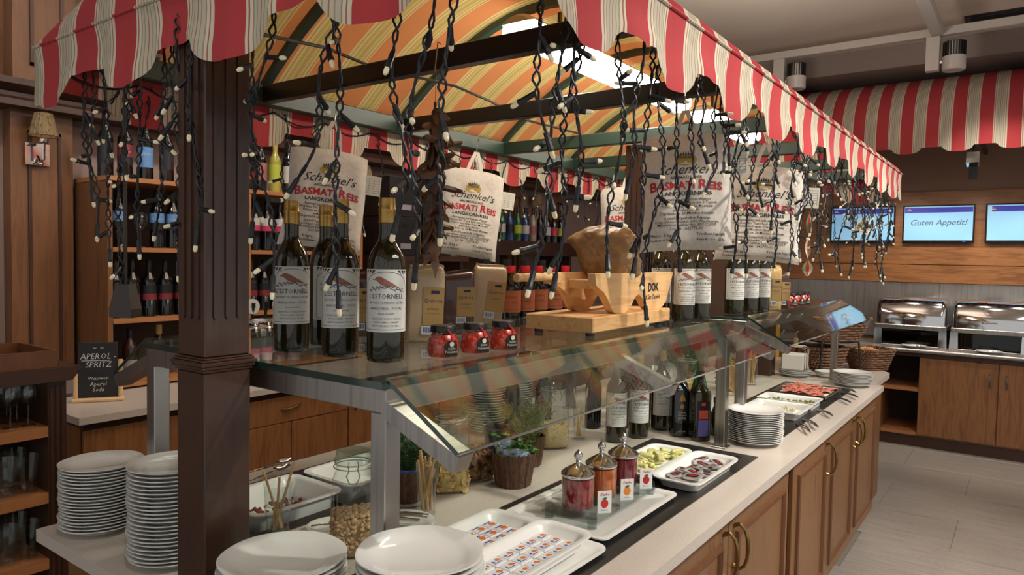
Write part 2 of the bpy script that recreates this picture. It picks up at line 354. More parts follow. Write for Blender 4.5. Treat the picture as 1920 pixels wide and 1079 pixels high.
# stone top is cut out round the steel wells
bx = []
def cut(x0, x1, wells):   # wells: (xa, xb, ya, yb) sorted by x, non overlapping in x per list
    return
top = MB()
def grid_slab(mb, xs, ys, holes, z0, z1):
    for i in range(len(xs) - 1):
        for j in range(len(ys) - 1):
            cx, cy = (xs[i] + xs[i + 1]) / 2, (ys[j] + ys[j + 1]) / 2
            if any(a < cx < b and c < cy < d for a, b, c, d in holes): continue
            x0, x1, y0, y1 = xs[i], xs[i + 1], ys[j], ys[j + 1]
            mb.add([(x0, y0, z1), (x1, y0, z1), (x1, y1, z1), (x0, y1, z1), (x0, y0, z0), (x1, y0, z0), (x1, y1, z0), (x0, y1, z0)], [(0, 1, 2, 3), (7, 6, 5, 4)])
            def solid(ii, jj):
                if not (0 <= ii < len(xs) - 1 and 0 <= jj < len(ys) - 1): return False
                ax, ay = (xs[ii] + xs[ii + 1]) / 2, (ys[jj] + ys[jj + 1]) / 2
                return not any(a < ax < b and c < ay < d for a, b, c, d in holes)
            for (ii, jj, p, q) in ((i - 1, j, (x0, y1), (x0, y0)), (i + 1, j, (x1, y0), (x1, y1)), (i, j - 1, (x0, y0), (x1, y0)), (i, j + 1, (x1, y1), (x0, y1))):
                if not solid(ii, jj): mb.add([(*p, z0), (*q, z0), (*q, z1), (*p, z1)], [(0, 1, 2, 3)])
W1 = (1.06, 2.655, .79, 1.215); W2 = (1.02, 1.78, 1.545, 1.955); W3 = (2.985, 4.47, .80, 1.18)
grid_slab(top, [.735, 1.02, 1.06, 1.78, 2.655, 2.985, 4.47, 4.735], [.68, .79, .80, 1.18, 1.215, 1.545, 1.955, 2.06], [W1, W2, W3], .838, .87)
bmw = top.build('countertop', STONE, smooth=False)
tag(bmw, 'long beige stone countertop of the buffet island with cut-out wells', 'countertop')
tag(MB().box(.76, 4.735, .71, .77, .826, .838).box(.76, 4.735, 1.98, 2.03, .826, .838).box(.76, .90, .77, 1.98, .826, .838).box(4.60, 4.735, .77, 1.98, .826, .838).build('counter_underlay', WOOD_D, smooth=False), 'dark wood strip between island countertop and cabinets', 'trim strip')
tag(MB().prism([(4.74, .735), (5.34, .735), (5.66, .93), (5.62, 1.95), (4.74, 1.95)], .832, .866, 'z').build('end_countertop', STONE, smooth=False), 'short beige stone countertop holding the bread baskets', 'countertop')
for (a, b, c, d), lab in ((W1, 'dark steel food well holding the jam and butter trays'), (W2, 'dark steel food well holding the white containers near the pillar'), (W3, 'dark steel food well holding the cold cut trays')):
    m = MB(); f = .045; z = .873
    m.box(a, b, c, c + f, .85, z).box(a, b, d - f, d, .85, z).box(a, a + f, c + f, d - f, .85, z).box(b - f, b, c + f, d - f, .85, z)
    if c < 1.5: m.box(a + f, b - f, c + f, d - f, .842, .8715)
    else: m.box(a + f, b - f, c + f, d - f, .8268, .8285)
    o = m.build('steel_well', STEEL_D, bmw, (0, 0, -.0005), smooth=False); o['label'] = lab

# fluted pillars through the shelves
def pillar(x, y, label, ztop=2.09, s=.052):
    t = thing('wooden_pillar', label, 'pillar', (x, y, .87))
    MB().cbox(-s, s, -s, s, 0, .487, .003).build('lower_shaft', WOOD_P, t, smooth=False)
    ub = s - .0015; h1 = ztop - .87
    up = MB().cbox(-ub, ub, -ub, ub, .517, h1, .003).build('upper_shaft', WOOD_P, t, smooth=False)
    cp = MB()
    for e, za, zb in ((.003, .487, .493), (.007, .493, .500), (.010, .500, .508), (.006, .508, .513), (.003, .513, .517)): cp.cbox(-s - e, s + e, -s - e, s + e, za, zb, .0015)
    cp.build('capital', WOOD_P, t, smooth=False)
    for k in (-1, 0, 1):   # reeds between the flutes on the two seen faces and the two others
        for ax in range(4):
            g = MB(); g.T = Matrix.Rotation(R(90 * ax), 4, 'Z')
            c = k * .026
            g.prism([(c - .0065, .600), (c - .004, .594), (c + .004, .594), (c + .0065, .600), (c + .0065, h1 - .03), (c - .0065, h1 - .03)], -ub - .0035, -ub + .001)
            g.build('reed', WOOD_P, up, smooth=False)
    return t
pillar(.82, 1.37, 'dark fluted wooden pillar at the near end of the buffet island')
pillar(2.79, 1.365, 'dark fluted wooden pillar behind the ham stand')
pillar(4.66, 1.365, 'dark fluted wooden pillar at the far end of the canopy')

# ================================================================== sneeze guards
def guard(x0, x1, mids, label, yf=.955, yb=1.785):
    g = thing('sneeze_guard', label, 'sneeze guard', ((x0 + x1) / 2, 1.37, .87)); ox, oy, oz = (x0 + x1) / 2, 1.37, .87
    s = .02; zt = 1.355
    for x in (x0 + s, x1 - s):
        for y in (yf, yb):
            MB().cbox(x - s - ox, x + s - ox, y - s - oy, y + s - oy, 0, zt - oz - .045, .002).build('post', STEEL, g, smooth=False)
            MB().cbox(x - .03 - ox, x + .03 - ox, y - .03 - oy, y + .03 - oy, 0, .006, .002).build('foot_plate', STEEL, g, smooth=False)
    for x in (x0 + s, x1 - s): MB().cbox(x - s - ox, x + s - ox, yf - s - oy, yb + s - oy, zt - .045 - oz, zt - oz, .002).build('cross_rail', STEEL, g, smooth=False)
    for y in (yf, yb): MB().cbox(x0 + 2 * s - ox, x1 - 2 * s - ox, y - s - oy, y + s - oy, zt - .045 - oz, zt - oz, .002).build('long_rail', STEEL, g, smooth=False)
    sh = MB().box(x0 - .01 - ox, x1 + .01 - ox, yf - .02 - oy, yb + .02 - oy, zt - oz + .001, 1.370 - oz).build('glass_shelf', PANE, g, smooth=False)
    e = .0012
    MB().box(x0 - .01 - e - ox, x1 + .01 - ox, yf - .02 - e - oy, yf - .02 - oy, zt - oz + .001, 1.370 - oz).box(x0 - .01 - e - ox, x0 - .01 - ox, yf - .02 - oy, yb + .02 - oy, zt - oz + .001, 1.370 - oz).build('polished_edge', EDGE, sh, smooth=False)
    for sgn, y in ((-1, yf), (1, yb)):
        dy = sgn * .19
        for x in [x0 + s] + mids + [x1 - s]:
            ww = s if x in (x0 + s, x1 - s) else .014
            a = (x - ox, y + sgn * .012 - oy, zt - .035 - oz); b_ = (x - ox, y + dy - oy, 1.248 - oz)
            m = MB(); v = Vector(b_) - Vector(a); n = Vector((0, sgn * -v.z, sgn * v.y)).normalized() * .016
            if n.z < 0: n = -n
            P = []
            for q in (a, b_):
                for sx in (-ww, ww):
                    for sn in (-1, 1): P.append(tuple(Vector(q) + Vector((sx, 0, 0)) + n * sn))
            m.hull(P).build('glass_bracket', STEEL, g, smooth=False)
        a = Vector((0, y + sgn * .018 - oy, 1.369 - oz)); b_ = Vector((0, y + dy - oy, 1.262 - oz)); v = b_ - a
        n = Vector((0, -v.z, v.y)).normalized() * .004; n = n if n.z > 0 else -n
        def sheet(xa, xb, q0, q1, k=1.0):
            return MB().hull([tuple(q + Vector((xx, 0, 0)) + n * sn * k) for q in (q0, q1) for xx in (xa, xb) for sn in (-1, 1)])
        up = n * 1.6
        pn = sheet(x0 - ox, x1 - ox, a + up, b_ + up).build('slanted_pane', PANE, g, smooth=False)
        m = sheet(x0 - ox, x1 - ox, b_ + up + v.normalized() * .0002, b_ + up + v.normalized() * .0016); m.build('polished_edge', EDGE, pn, smooth=False)
        sheet(x0 - ox - .0016, x0 - ox - .0002, a + up, b_ + up).build('polished_edge', EDGE, pn, smooth=False)
    return g
guard(.895, 2.735, [1.80], 'steel and glass sneeze guard carrying olive oil bottles and the ham stand')
guard(2.92, 4.72, [3.80], 'steel and glass sneeze guard above the cold cut trays')

# ================================================================== the canopy
cn = thing('market_canopy', 'red and cream striped barrel canopy over the buffet island', 'canopy', (2.65, 1.37, 2.09)); CO = Vector((2.65, 1.37, 2.09))
XA, XB, YA, YB, ZS = .75, 4.58, .61, 2.085, 2.115
def cpart(mb, name, mats, smooth=True, par=None, ang=60, fix=True):
    # parts keep world coordinates (their stripes follow the world axes)
    o = mb.build(name, mats, par or cn, smooth=smooth, ang=ang, fix=fix)
    o.location = -CO if par is None else (0, 0, 0)
    return o
def gx(x):
    d = .42
    if x < XA + d: return math.sqrt(max(0, 1 - ((XA + d - x) / d) ** 2))
    if x > XB - d: return math.sqrt(max(0, 1 - ((x - XB + d) / d) ** 2))
    return 1
def vz(x, y):
    u = (y - 1.36) / .685
    e = min(y - YA, YB - y) / .055
    e = min(1, max(0, e)); e2 = min(1, max(0, min(x - XA, XB - x) / .05))
    return ZS + .045 * math.sqrt(1 - (1 - e) ** 2) * math.sqrt(1 - (1 - e2) ** 2) + gx(x) * .32 * max(0, 1 - abs(u) ** 1.9)
m = MB(); xs = [XA + (XB - XA) * i / 96 for i in range(97)]; xs = sorted(set([XA + .42 * (1 - math.cos(i * math.pi / 24)) for i in range(13)] + [XB - .42 * (1 - math.cos(i * math.pi / 24)) for i in range(13)] + [1.14 + 3.02 * i / 40 for i in range(41)]))
ys = sorted(set([YA + .055 * q / 6 for q in range(6)] + [YB - .055 * q / 6 for q in range(6)] + [YA + .055 + (YB - YA - .11) * j / 36 for j in range(37)]))
vs = [(x, y, vz(x, y)) for x in xs for y in ys]; n = len(ys)
m.add(vs, [(i * n + j, (i + 1) * n + j, (i + 1) * n + j + 1, i * n + j + 1) for i in range(len(xs) - 1) for j in range(n - 1)])
FY = fabric('striped_cloth_y', 1, .82, .195); m.m = [1 if (m.v[f[0]][0] < XA + .30 or m.v[f[1]][0] > XB - .30) else 0 for f in m.f]
cpart(m, 'vault_cloth', [vault_fabric(), FY], fix=False)
def scallop(t, pitch, c):
    u = ((t - c) / pitch + .5) % 1 - .5           # lobe at u=0
    a = abs(u) / .31
    return 1.955 if a < 1e-6 else (2.014 if a >= 1 else 1.955 + .059 * (1 - math.sqrt(max(0, 1 - a ** 2.3))))
def valance(p0, p1, axis, pitch, c, inward, matl, name='valance'):
    mb = MB(); n = max(8, int(abs((Vector(p1) - Vector(p0)).length) / .0125)); rows = 6; V = []
    for i in range(n + 1):
        q = Vector(p0).lerp(Vector(p1), i / n); t = q[axis]; zb = scallop(t, pitch, c)
        wv = .006 * math.sin(t * 2 * math.pi / .31 + 1) + .004 * math.sin(t * 2 * math.pi / .117)
        for k in range(rows + 1):
            f = k / rows; z = ZS + (zb - ZS) * f
            off = wv * f - .010 * math.sin(math.pi * min(1, f * 1.2)) * .5
            pt = q.copy(); pt[1 - axis] += -inward * off; V.append((pt.x, pt.y, z))
    w = rows + 1
    mb.add(V, [(i * w + k, (i + 1) * w + k, (i + 1) * w + k + 1, i * w + k + 1) for i in range(n) for k in range(rows)])
    o = cpart(mb, name, matl, fix=False)
    sm = MB(); P = []
    for i in range(n + 1):
        q = Vector(p0).lerp(Vector(p1), i / n); q[1 - axis] -= inward * .002; P.append((q.x, q.y, ZS - .0))
    sm.tube(P, .0035, 5); s_ = sm.build('seam', matl, o); return o
FX = fabric('striped_cloth_x', 0, 1.04)
valance((XA, YA), (XB, YA), 0, .36, 1.04, 1, FX); valance((XA, YB), (XB, YB), 0, .36, 1.04, -1, FX)
valance((XA, YA), (XA, YB), 1, .39, .82, 1, FY); valance((XB, YA), (XB, YB), 1, .39, .82, -1, FY)
def bar(x0, x1, y0, y1, z0, z1, mt, name): return cpart(MB().cbox(x0, x1, y0, y1, z0, z1, .003), name, mt, False)
for y in (.665, 2.05): bar(.785, 4.545, y - .022, y + .022, 2.085, 2.145, GREEN, 'long_beam')
for x in (.81, 1.40, 2.03, 2.70, 3.33, 3.96, 4.52): bar(x - .018, x + .018, .688, 2.032, 2.088, 2.142, BLACKP if x < 2.5 else GREEN, 'cross_beam')
for x in (1.40, 2.03, 2.70, 3.33, 3.96):
    P = [(x, y, max(2.13, vz(x, y) - .016)) for y in [1.36 - .685 * math.cos(math.pi * j / 28) for j in range(29)]]
    mb = MB(); rg = []
    for (a, y, z) in P: rg.append([(a - .014, y, z - .012), (a + .014, y, z - .012), (a + .014, y, z + .012), (a - .014, y, z + .012)])
    mb.loft(rg); cpart(mb, 'arch_rib', GREEN, True, ang=30)
# fluorescent fittings in the vault; the far one is unseen, added for its light
DIFF = mat('lit_diffuser', (255, 250, 240), .4, emit=(255, 246, 230), es=22.0)
HOUS = mat('fitting_housing', (190, 178, 150), .5)
for k, (a, b, lab) in enumerate(((1.86, 3.20, 'long fluorescent light fitting glowing under the canopy vault'), (3.45, 4.25, 'shorter unseen fluorescent fitting added to light the far end of the canopy'))):
    t = thing('ceiling_fitting', lab, 'light fitting', ((a + b) / 2, 1.37, 2.30)); L_ = (b - a) / 2
    rg = []
    for x, e in ((-L_, .8), (-L_ + .02, 1), (L_ - .02, 1), (L_, .8)): rg.append([(x, .075 * e * math.cos(R(q)), .035 + .055 * e * math.sin(R(q))) for q in range(30, 151, 15)])
    MB().loft(rg).build('housing', HOUS, t)
    rg = []
    for x, e in ((-L_, .75), (-L_ + .02, 1), (L_ - .02, 1), (L_, .75)): rg.append([(x, .066 * e * math.cos(R(q)), .038 + (.04 if q > 180 and q < 360 else .052) * e * math.sin(R(q))) for q in range(152, 389, 18)])
    MB().loft(rg).build('diffuser', DIFF, t)
    for x in (-L_ * .6, L_ * .6): MB().box(x - .006, x + .006, -.006, .006, .085, .165).build('hanger', BLACKP, t, smooth=False)
# ================================================================== icicle light chains
rnd = random.Random(7)
BULB = mat('warm_bulb', (206, 198, 172), .12, emit=(255, 232, 180), es=.16)
bm_ = MB(); bm_.lathe([(0, 0), (.0042, 0), (.0048, .004), (.0048, .024), (.0056, .025), (.0056, .031), (.0040, .032)], 7)
bm_.mi = 1; bm_.lathe([(.0040, .032), (.0044, .036), (.0042, .041), (.0028, .0445), (0, .0455)], 7)
BULB_ME = bm_.mesh('bulb', [CABLE, BULB])
def drop(parent, base, top, bot, seed, amp=.0065, lead=True):
    """a twisted pair of wires hanging from top to bot with side bulbs (coordinates local to the chain)"""
    r = random.Random(seed); top = Vector(top); bot = Vector(bot); Ln = (top - bot).length; n = max(14, int(Ln / .009))
    ph = r.random() * 6; w1, w2 = r.uniform(-.02, .02), r.uniform(-.014, .014); side = Vector((r.uniform(-.012, .012), r.uniform(-.012, .012), 0))
    mid = []
    for i in range(n + 1):
        f = i / n; q = top.lerp(bot, f) + side * math.sin(math.pi * f) + Vector((w1 * math.sin(2 * math.pi * f) * .6, w2 * math.sin(3 * math.pi * f), 0)); mid.append(q)
    mb = MB(); turns = Ln / .052
    for s in (0, math.pi):
        P = []
        for i, q in enumerate(mid):
            f = i / n; a = ph + 2 * math.pi * turns * f + s + .6 * math.sin(9 * f + ph)
            A = amp * (.55 + .45 * math.sin(5.1 * f * Ln / .1 + ph)) * (1 if f < .9 else (1 - f) * 10)
            P.append(q + Vector((math.cos(a) * A, math.sin(a) * A, 0)))
        mb.tube(P, .0021, 5)
    d = mb.build('light_drop', CABLE, parent, fix=False)
    k = max(2, int(Ln / .085)); a0 = r.random() * 6
    for j in range(k):
        f = (j + .45 + r.uniform(-.2, .2)) / k; q = mid[min(n, int(f * n))]
        if q.z + base.z > 1.975: continue
        a0 += 2.2 + r.random() * 1.6; el = r.uniform(-.75, .15)
        if r.random() < .25: el = -1.1
        v = Vector((math.cos(a0) * math.cos(el), math.sin(a0) * math.cos(el), math.sin(el)))
        o = place('bulb', BULB_ME, d, q + v * .003); o.rotation_euler = v.to_track_quat('Z', 'Y').to_euler()
    v = (mid[-1] - mid[-4]).normalized(); o = place('bulb', BULB_ME, d, mid[-1] - v * .004); o.rotation_euler = v.to_track_quat('Z', 'Y').to_euler()
def chain(label, p0, p1, drops, seed, sag=.03):
    """a chain of drops with its carrier wire swagged along the rail"""
    t = thing('icicle_light_chain', label, 'light chain', p0, group=None); P0 = Vector(p0); P1 = Vector(p1); L_ = (P1 - P0).length; n = int(L_ / .03)
    r = random.Random(seed); P = []
    for i in range(n + 1):
        f = i / n; q = (P1 - P0) * f; P.append(q + Vector((0, 0, -sag * abs(math.sin(f * L_ / .22 * math.pi)))))
    MB().tube(P, .003, 5).build('carrier_wire', CABLE, t, fix=False)
    for k, (tp, bt) in enumerate(drops): drop(t, P0, Vector(tp) - P0, Vector(bt) - P0, seed * 100 + k)
    return t
ZC = 2.075
e = .792
E_ = [(e, 1.905, 1.83, 1.66), (e, 1.865, 1.86, 1.745), (e, 1.80, 1.77, 1.60), (e, 1.74, 1.71, 1.49), (e, 1.68, 1.69, 1.80), (e, 1.62, 1.63, 1.62), (e, 1.53, 1.55, 1.66), (e, 1.475, 1.46, 1.575), (e, 1.44, 1.42, 1.60), (.760, 1.40, 1.43, 1.86),
      (.760, 1.345, 1.33, 1.64), (.790, 1.20, 1.125, 1.555), (.790, 1.125, 1.19, 1.655), (e, .985, .945, 1.535), (e, .93, 1.06, 1.73), (e, .835, .805, 1.66), (e, .745, .765, 1.585), (e, .69, .715, 1.655)]
chain('icicle light chain hanging along the near end of the canopy', (e, .66, ZC), (e, 2.03, ZC), [((x, y0, ZC), (x, y1, z)) for x, y0, y1, z in E_], 3)
fy = .64; F_ = [(.93, .96, 1.80), (1.01, 1.045, 1.72), (1.035, .93, 1.575), (1.09, 1.02, 1.57), (1.205, 1.175, 1.605), (1.285, 1.245, 1.755), (1.345, 1.27, 1.60), (1.40, 1.36, 1.50), (1.455, 1.53, 1.60), (1.575, 1.555, 1.76), (1.63, 1.66, 1.86)]
x = 1.70
while x < 4.5:
    F_.append((x, x + rnd.uniform(-.05, .05), rnd.choice([1.88, 1.80, 1.72, 1.65, 1.60]) + rnd.uniform(-.03, .03) - (.05 if x > 3.2 else 0))); x += rnd.uniform(.055, .10)
chain('icicle light chain hanging along the front edge of the canopy', (.80, fy, ZC), (4.53, fy, ZC), [((a, fy, ZC), (b, fy + rnd.uniform(-.015, .015), z)) for a, b, z in F_], 5)
B_ = []; x = .95
while x < 4.5:
    B_.append((x, x + rnd.uniform(-.04, .04), rnd.choice([1.95, 1.86, 1.78, 1.70]) + rnd.uniform(-.03, .03))); x += rnd.uniform(.09, .14)
chain('icicle light chain hanging along the back rail of the canopy', (.80, 2.078, ZC), (4.53, 2.078, ZC), [((a, 2.078, ZC), (b, 2.078, z)) for a, b, z in B_], 8)
R_ = []; y = .74
while y < 2.0:
    R_.append((y, y + rnd.uniform(-.03, .03), rnd.choice([1.90, 1.80, 1.70, 1.62]) + rnd.uniform(-.03, .03))); y += rnd.uniform(.09, .13)
chain('icicle light chain hanging along the far end of the canopy', (4.545, .68, ZC), (4.545, 2.03, ZC), [((4.545, a, ZC), (4.545, b, z)) for a, b, z in R_], 11)
# power lead slung under the vault
tag(MB().tube([(.80, 1.45, 2.06), (1.0, 1.50, 2.12), (1.25, 1.55, 2.155), (1.45, 1.6, 2.16), (1.75, 1.52, 2.15), (2.03, 1.6, 2.165), (2.35, 1.66, 2.155), (2.68, 1.62, 2.15)], .0045, 6).build('power_lead', CABLE), 'thin black power lead slung over the canopy cross beams', 'cable')

# ================================================================== hung rice bags
CANV = noisy('cotton_canvas', [(204, 197, 187), (220, 214, 205)], (60, 60, 60), .9, 3, bump=.15)
CARD = mat('care_card', (214, 212, 200), .7)
LINES = [('Basmatireis mit kaltem Wasser', .0155), ('abspülen. Pro Tasse Reis mit 2 Tassen', .0155), ('Wasser und einer Prise Meersalz', .0155), ('aufkochen lassen.', .0155), ('Zugedeckt ca. 20 Minuten dünsten.', .0155), ('', .006),
         ('Speziell hergestellt in Pakistan', .0155), ('ü importhaus Schenkel, 1191 Wien/Austria', .0145), ('Mindestens haltbar bis: 30/11/2017', .0165), ('Lot Nr.: 642773-01', .0165)]
def rice_bag(label, hang, rz, tilt=0, W=.32, Hh=.42, card=1, strap=.085, roll=0, s=1.0):
    """hang = point of the hook on its beam; the bag hangs below it"""
    t = thing('rice_bag', label, 'rice bag', hang, group='cloth rice bags hung under the canopy', rot=(roll, tilt, rz)); t.scale = (s, s, s)
    def S(u, v, side=-1):     # u,v in -1..1 ; x,z plane, bulging in y
        wx = W / 2 * (1 + .05 * v * v + .03 * math.sin(3 * v + u)) * (1 + .04 * (-v))
        x = u * wx; z = -strap - Hh / 2 + v * Hh / 2 * (1 - .035 * (1 - u * u) * (1 if v < 0 else .4)) - (.02 * (abs(u) ** 3) if v > 0 else -.0)
        b = max(0, (1 - u ** 4) * (1 - v ** 4)); rip = .004 * math.sin(7 * u + 3 * v) + .003 * math.sin(11 * v - 4 * u)
        y = side * (.034 * b ** .6 * (1 - .25 * v) + rip * b)
        return (x, y, z)
    nu, nv = 18, 22; m = MB()
    for side in (-1, 1):
        V = [S(-1 + 2 * i / nu, -1 + 2 * j / nv, side) for j in range(nv + 1) for i in range(nu + 1)]; n = nu + 1
        m.add(V, [(j * n + i, j * n + i + 1, (j + 1) * n + i + 1, (j + 1) * n + i) for j in range(nv) for i in range(nu)])
    bg = m.build('sack', CANV, t, ang=80)
    st = MB()
    for sx in (-1, 1):
        P = [(sx * .004, 0, 0), (sx * .012, 0, -.02), (sx * .025, -.001, -.055), (sx * .036, -.002, -strap - .015)]
        st.loft([[(x - .009, y - .001, z), (x + .009, y - .001, z), (x + .009, y + .001, z), (x - .009, y + .001, z)] for x, y, z in P])
    st.build('strap', CANV, t, smooth=False)
    MB().tube([(0, 0, -.004), (0, .006, -.008), (0, .012, 0), (0, .012, .05), (0, .004, .066), (0, -.014, .066), (0, -.020, .05)], .0022, 6).build('hook', STEEL, t)
    def on(x, y):
        u = x / (W / 2); v = y / (Hh / 2); p = S(max(-.97, min(.97, u)), max(-.97, min(.97, v))); return (p[0], p[1] - .0016, p[2])
    lk = MB(); lr = MB(); lg = MB()
    text(lk, "Schenkel's", .052, lambda x, y: on(x * 1.0, y + .070), shear=.45, bold=.0)
    text(lk, 'AROMATISCHER', .0165, lambda x, y: on(x * .95, y + .050), bold=.01)
    px = -.138
    for s_, z_, sp_ in (('B', .050, .001), ('ASMATI', .041, .014), ('R', .050, .001), ('EIS', .041, 0)):
        text(lr, s_, z_, lambda x, y, px=px: on(x + px, y + .012), 'LEFT', bold=.03); px += max(v[0] for v in TXT[(s_, 'LEFT', .03, 0, 2)][0]) * z_ + sp_
    text(lk, 'LANGKORNREIS', .023, lambda x, y: on(x * 1.1, y - .014), bold=.02)
    yy = -.034
    for s, z in LINES:
        if s: text(lk, s, z, lambda x, y, yy=yy: on(x * .92, y + yy), bold=.008, res=1)
        yy -= z * .88
    text(lk, 'Netto  5 kg e', .0165, lambda x, y: on(x - .085, y - .174), bold=.01, res=1); text(lk, 'Trocken lagern', .0165, lambda x, y: on(x + .085, y - .170), bold=.008, res=1)
    text(lk, 'Product of Pakistan', .013, lambda x, y: on(x - .08, y - .191), bold=.012, res=1); text(lk, 'Relay # 1-1-01-2142', .012, lambda x, y: on(x + .085, y - .190), bold=.012, res=1)
    lk.build('lettering', INK, bg, smooth=False, fix=False); lr.build('red_lettering', INK_R, bg, smooth=False, fix=False)
    # badge: golden scroll with a dark crest
    g = MB(); g.add([on(x, y) for x, y in ((-.04, .125), (-.034, .108), (0, .100), (.034, .108), (.04, .125), (.03, .140), (0, .134), (-.03, .140))], [tuple(range(8))])
    g.build('badge', mat('badge_gold', (176, 148, 60), .6), bg, smooth=False, fix=False)
    k = MB(); text(k, 'SCHENKEL', .0115, lambda x, y: tuple(Vector(on(x, y + .128)) + Vector((0, -.0008, 0))), bold=.02, res=1)
    for q in range(-3, 4): k.add([tuple(Vector(on(q * .008 + dx, .138 + dy)) + Vector((0, -.0008, 0))) for dx, dy in ((-.004, 0), (.004, 0), (q * .002, .020 - abs(q) * .003))], [(0, 1, 2)])
    k.build('badge_print', INK, bg, smooth=False, fix=False)
    if card:
        cx = W / 2 + .01; c = MB().box(cx - .03, cx + .055, -.0025, -.0015, -strap - .17, -strap - .085).build('care_card', CARD, t, smooth=False)
        l = MB()
        for q in range(7): l.box(cx - .02, cx + .048, -.0032, -.0026, -strap - .16 + q * .0105, -strap - .1592 + q * .0105)
        for q in range(4): l.box(cx - .02 + q * .0225, cx - .0192 + q * .0225, -.0032, -.0026, -strap - .16, -strap - .097)
        l.build('table_print', INK_G, c, smooth=False)
    return t
rice_bag('white cloth rice bag on the back rail behind the three near olive oil bottles', (1.655, 2.0, 2.07), R(-32), R(6), Hh=.43, strap=.12, s=.83)
rice_bag('white cloth rice bag on the back rail half hidden by the dried chillies', (2.45, 2.0, 2.065), R(-36), R(7), Hh=.44, s=.90)
rice_bag('white cloth rice bag hanging in front of the fluted pillar right of the ham', (1.996, .838, 2.044), R(-67), R(-2), Hh=.455, strap=.085, s=.775)
rice_bag('white cloth rice bag hanging closest to the far end of the canopy front', (2.666, .80, 2.038), R(-71), R(3), Hh=.41, strap=.095, s=.87)
rice_bag('white cloth rice bag seen as a sliver left of the far pillar behind the ham', (3.30, 1.68, 2.05), R(-63), 0, Hh=.42, card=0, s=.88)

# ================================================================== dried chilli bunch
ch = thing('dried_chilli_bunch', 'bunch of dried brown chillies hanging from the nearest cross beam', 'chilli bunch', (1.372, 1.245, 2.145))
MB().tube([(.0, 0, 0), (-.012, 0, .004), (-.016, 0, -.03), (-.02, .002, -.075)], .0018, 5).tube([(-.016, 0, -.07), (-.018, .001, -.16)], .0009, 4).build('hook', STEEL, ch)
CHM = [noisy('dry_chilli_%d' % k, c, (25, 25, 25), .55, 4, bump=.5) for k, c in enumerate(([(84, 56, 38), (116, 82, 56)], [(112, 80, 56), (146, 110, 78)], [(70, 42, 30), (98, 62, 44)]))]
r = random.Random(21)
for i in range(64):
    f = i / 63; z = -.165 - .36 * f + r.uniform(-.03, .03); a = r.random() * 6.283; Ln = r.uniform(.045, .095); dn = r.uniform(-.15, 1.35); rr_ = .005 + .014 * math.sin(math.pi * min(1, f * 1.1 + .12))
    P = []; rad = []; bend = r.uniform(-.5, .5)
    for j in range(6):
        g = j / 5; aa = a + bend * g; rad_o = rr_ * .4 + Ln * g * math.cos(dn) * .75
        P.append((-.018 + math.cos(aa) * rad_o, math.sin(aa) * rad_o, z - Ln * g * math.sin(dn))); rad.append(max(.0012, .0112 * math.sin(math.pi * (.18 + .80 * g)) ** .8 * r.uniform(.75, 1.1)))
    mb = MB(); rg = []; ca, sa = math.cos(a + 1.57), math.sin(a + 1.57); fl = r.uniform(1.0, 1.9)
    for (px, py, pz), q in zip(P, rad): rg.append([(px + ca * q * fl * math.cos(k) , py + sa * q * fl * math.cos(k), pz + q * .62 * math.sin(k) + .004 * math.sin(k * 2)) for k in [2 * math.pi * j / 8 for j in range(8)]])
    mb.loft(rg).build('chilli', CHM[i % 3], ch)
MB().tube([(-.018, .001, -.15), (-.018, 0, -.3), (-.02, 0, -.55)], [.004, .006, .003], 6).build('stem_string', CHM[2], ch)
# striped gift ribbon hanging at the front
rb = thing('ribbon_decoration', 'striped red, green and white ribbon twist hanging by the far rice bag', 'ribbon', (3.945, .95, 1.93))
RBM = [mat('ribbon_white', (214, 206, 186), .6), mat('ribbon_red', (176, 44, 44), .6), mat('ribbon_green', (92, 116, 72), .6)]
MB().tube([(0, 0, .162), (0, 0, -.06)], .001, 4).build('thread', CABLE, rb)
for k in range(3):
    m = MB(); V = []
    for i in range(31):
        f = i / 30; a = 9 * f; w = .016 * (1 if f < .72 else .5 + 1.2 * abs(math.sin((f - .72) * 11)))
        o0, o1 = -w + 2 * w * k / 3, -w + 2 * w * (k + 1) / 3
        for o in (o0, o1): V.append((o * math.cos(a), o * math.sin(a), -.06 - .34 * f))
    m.add(V, [(2 * i, 2 * i + 1, 2 * i + 3, 2 * i + 2) for i in range(30)]); m.build('ribbon_strand', RBM[k], rb, fix=False)
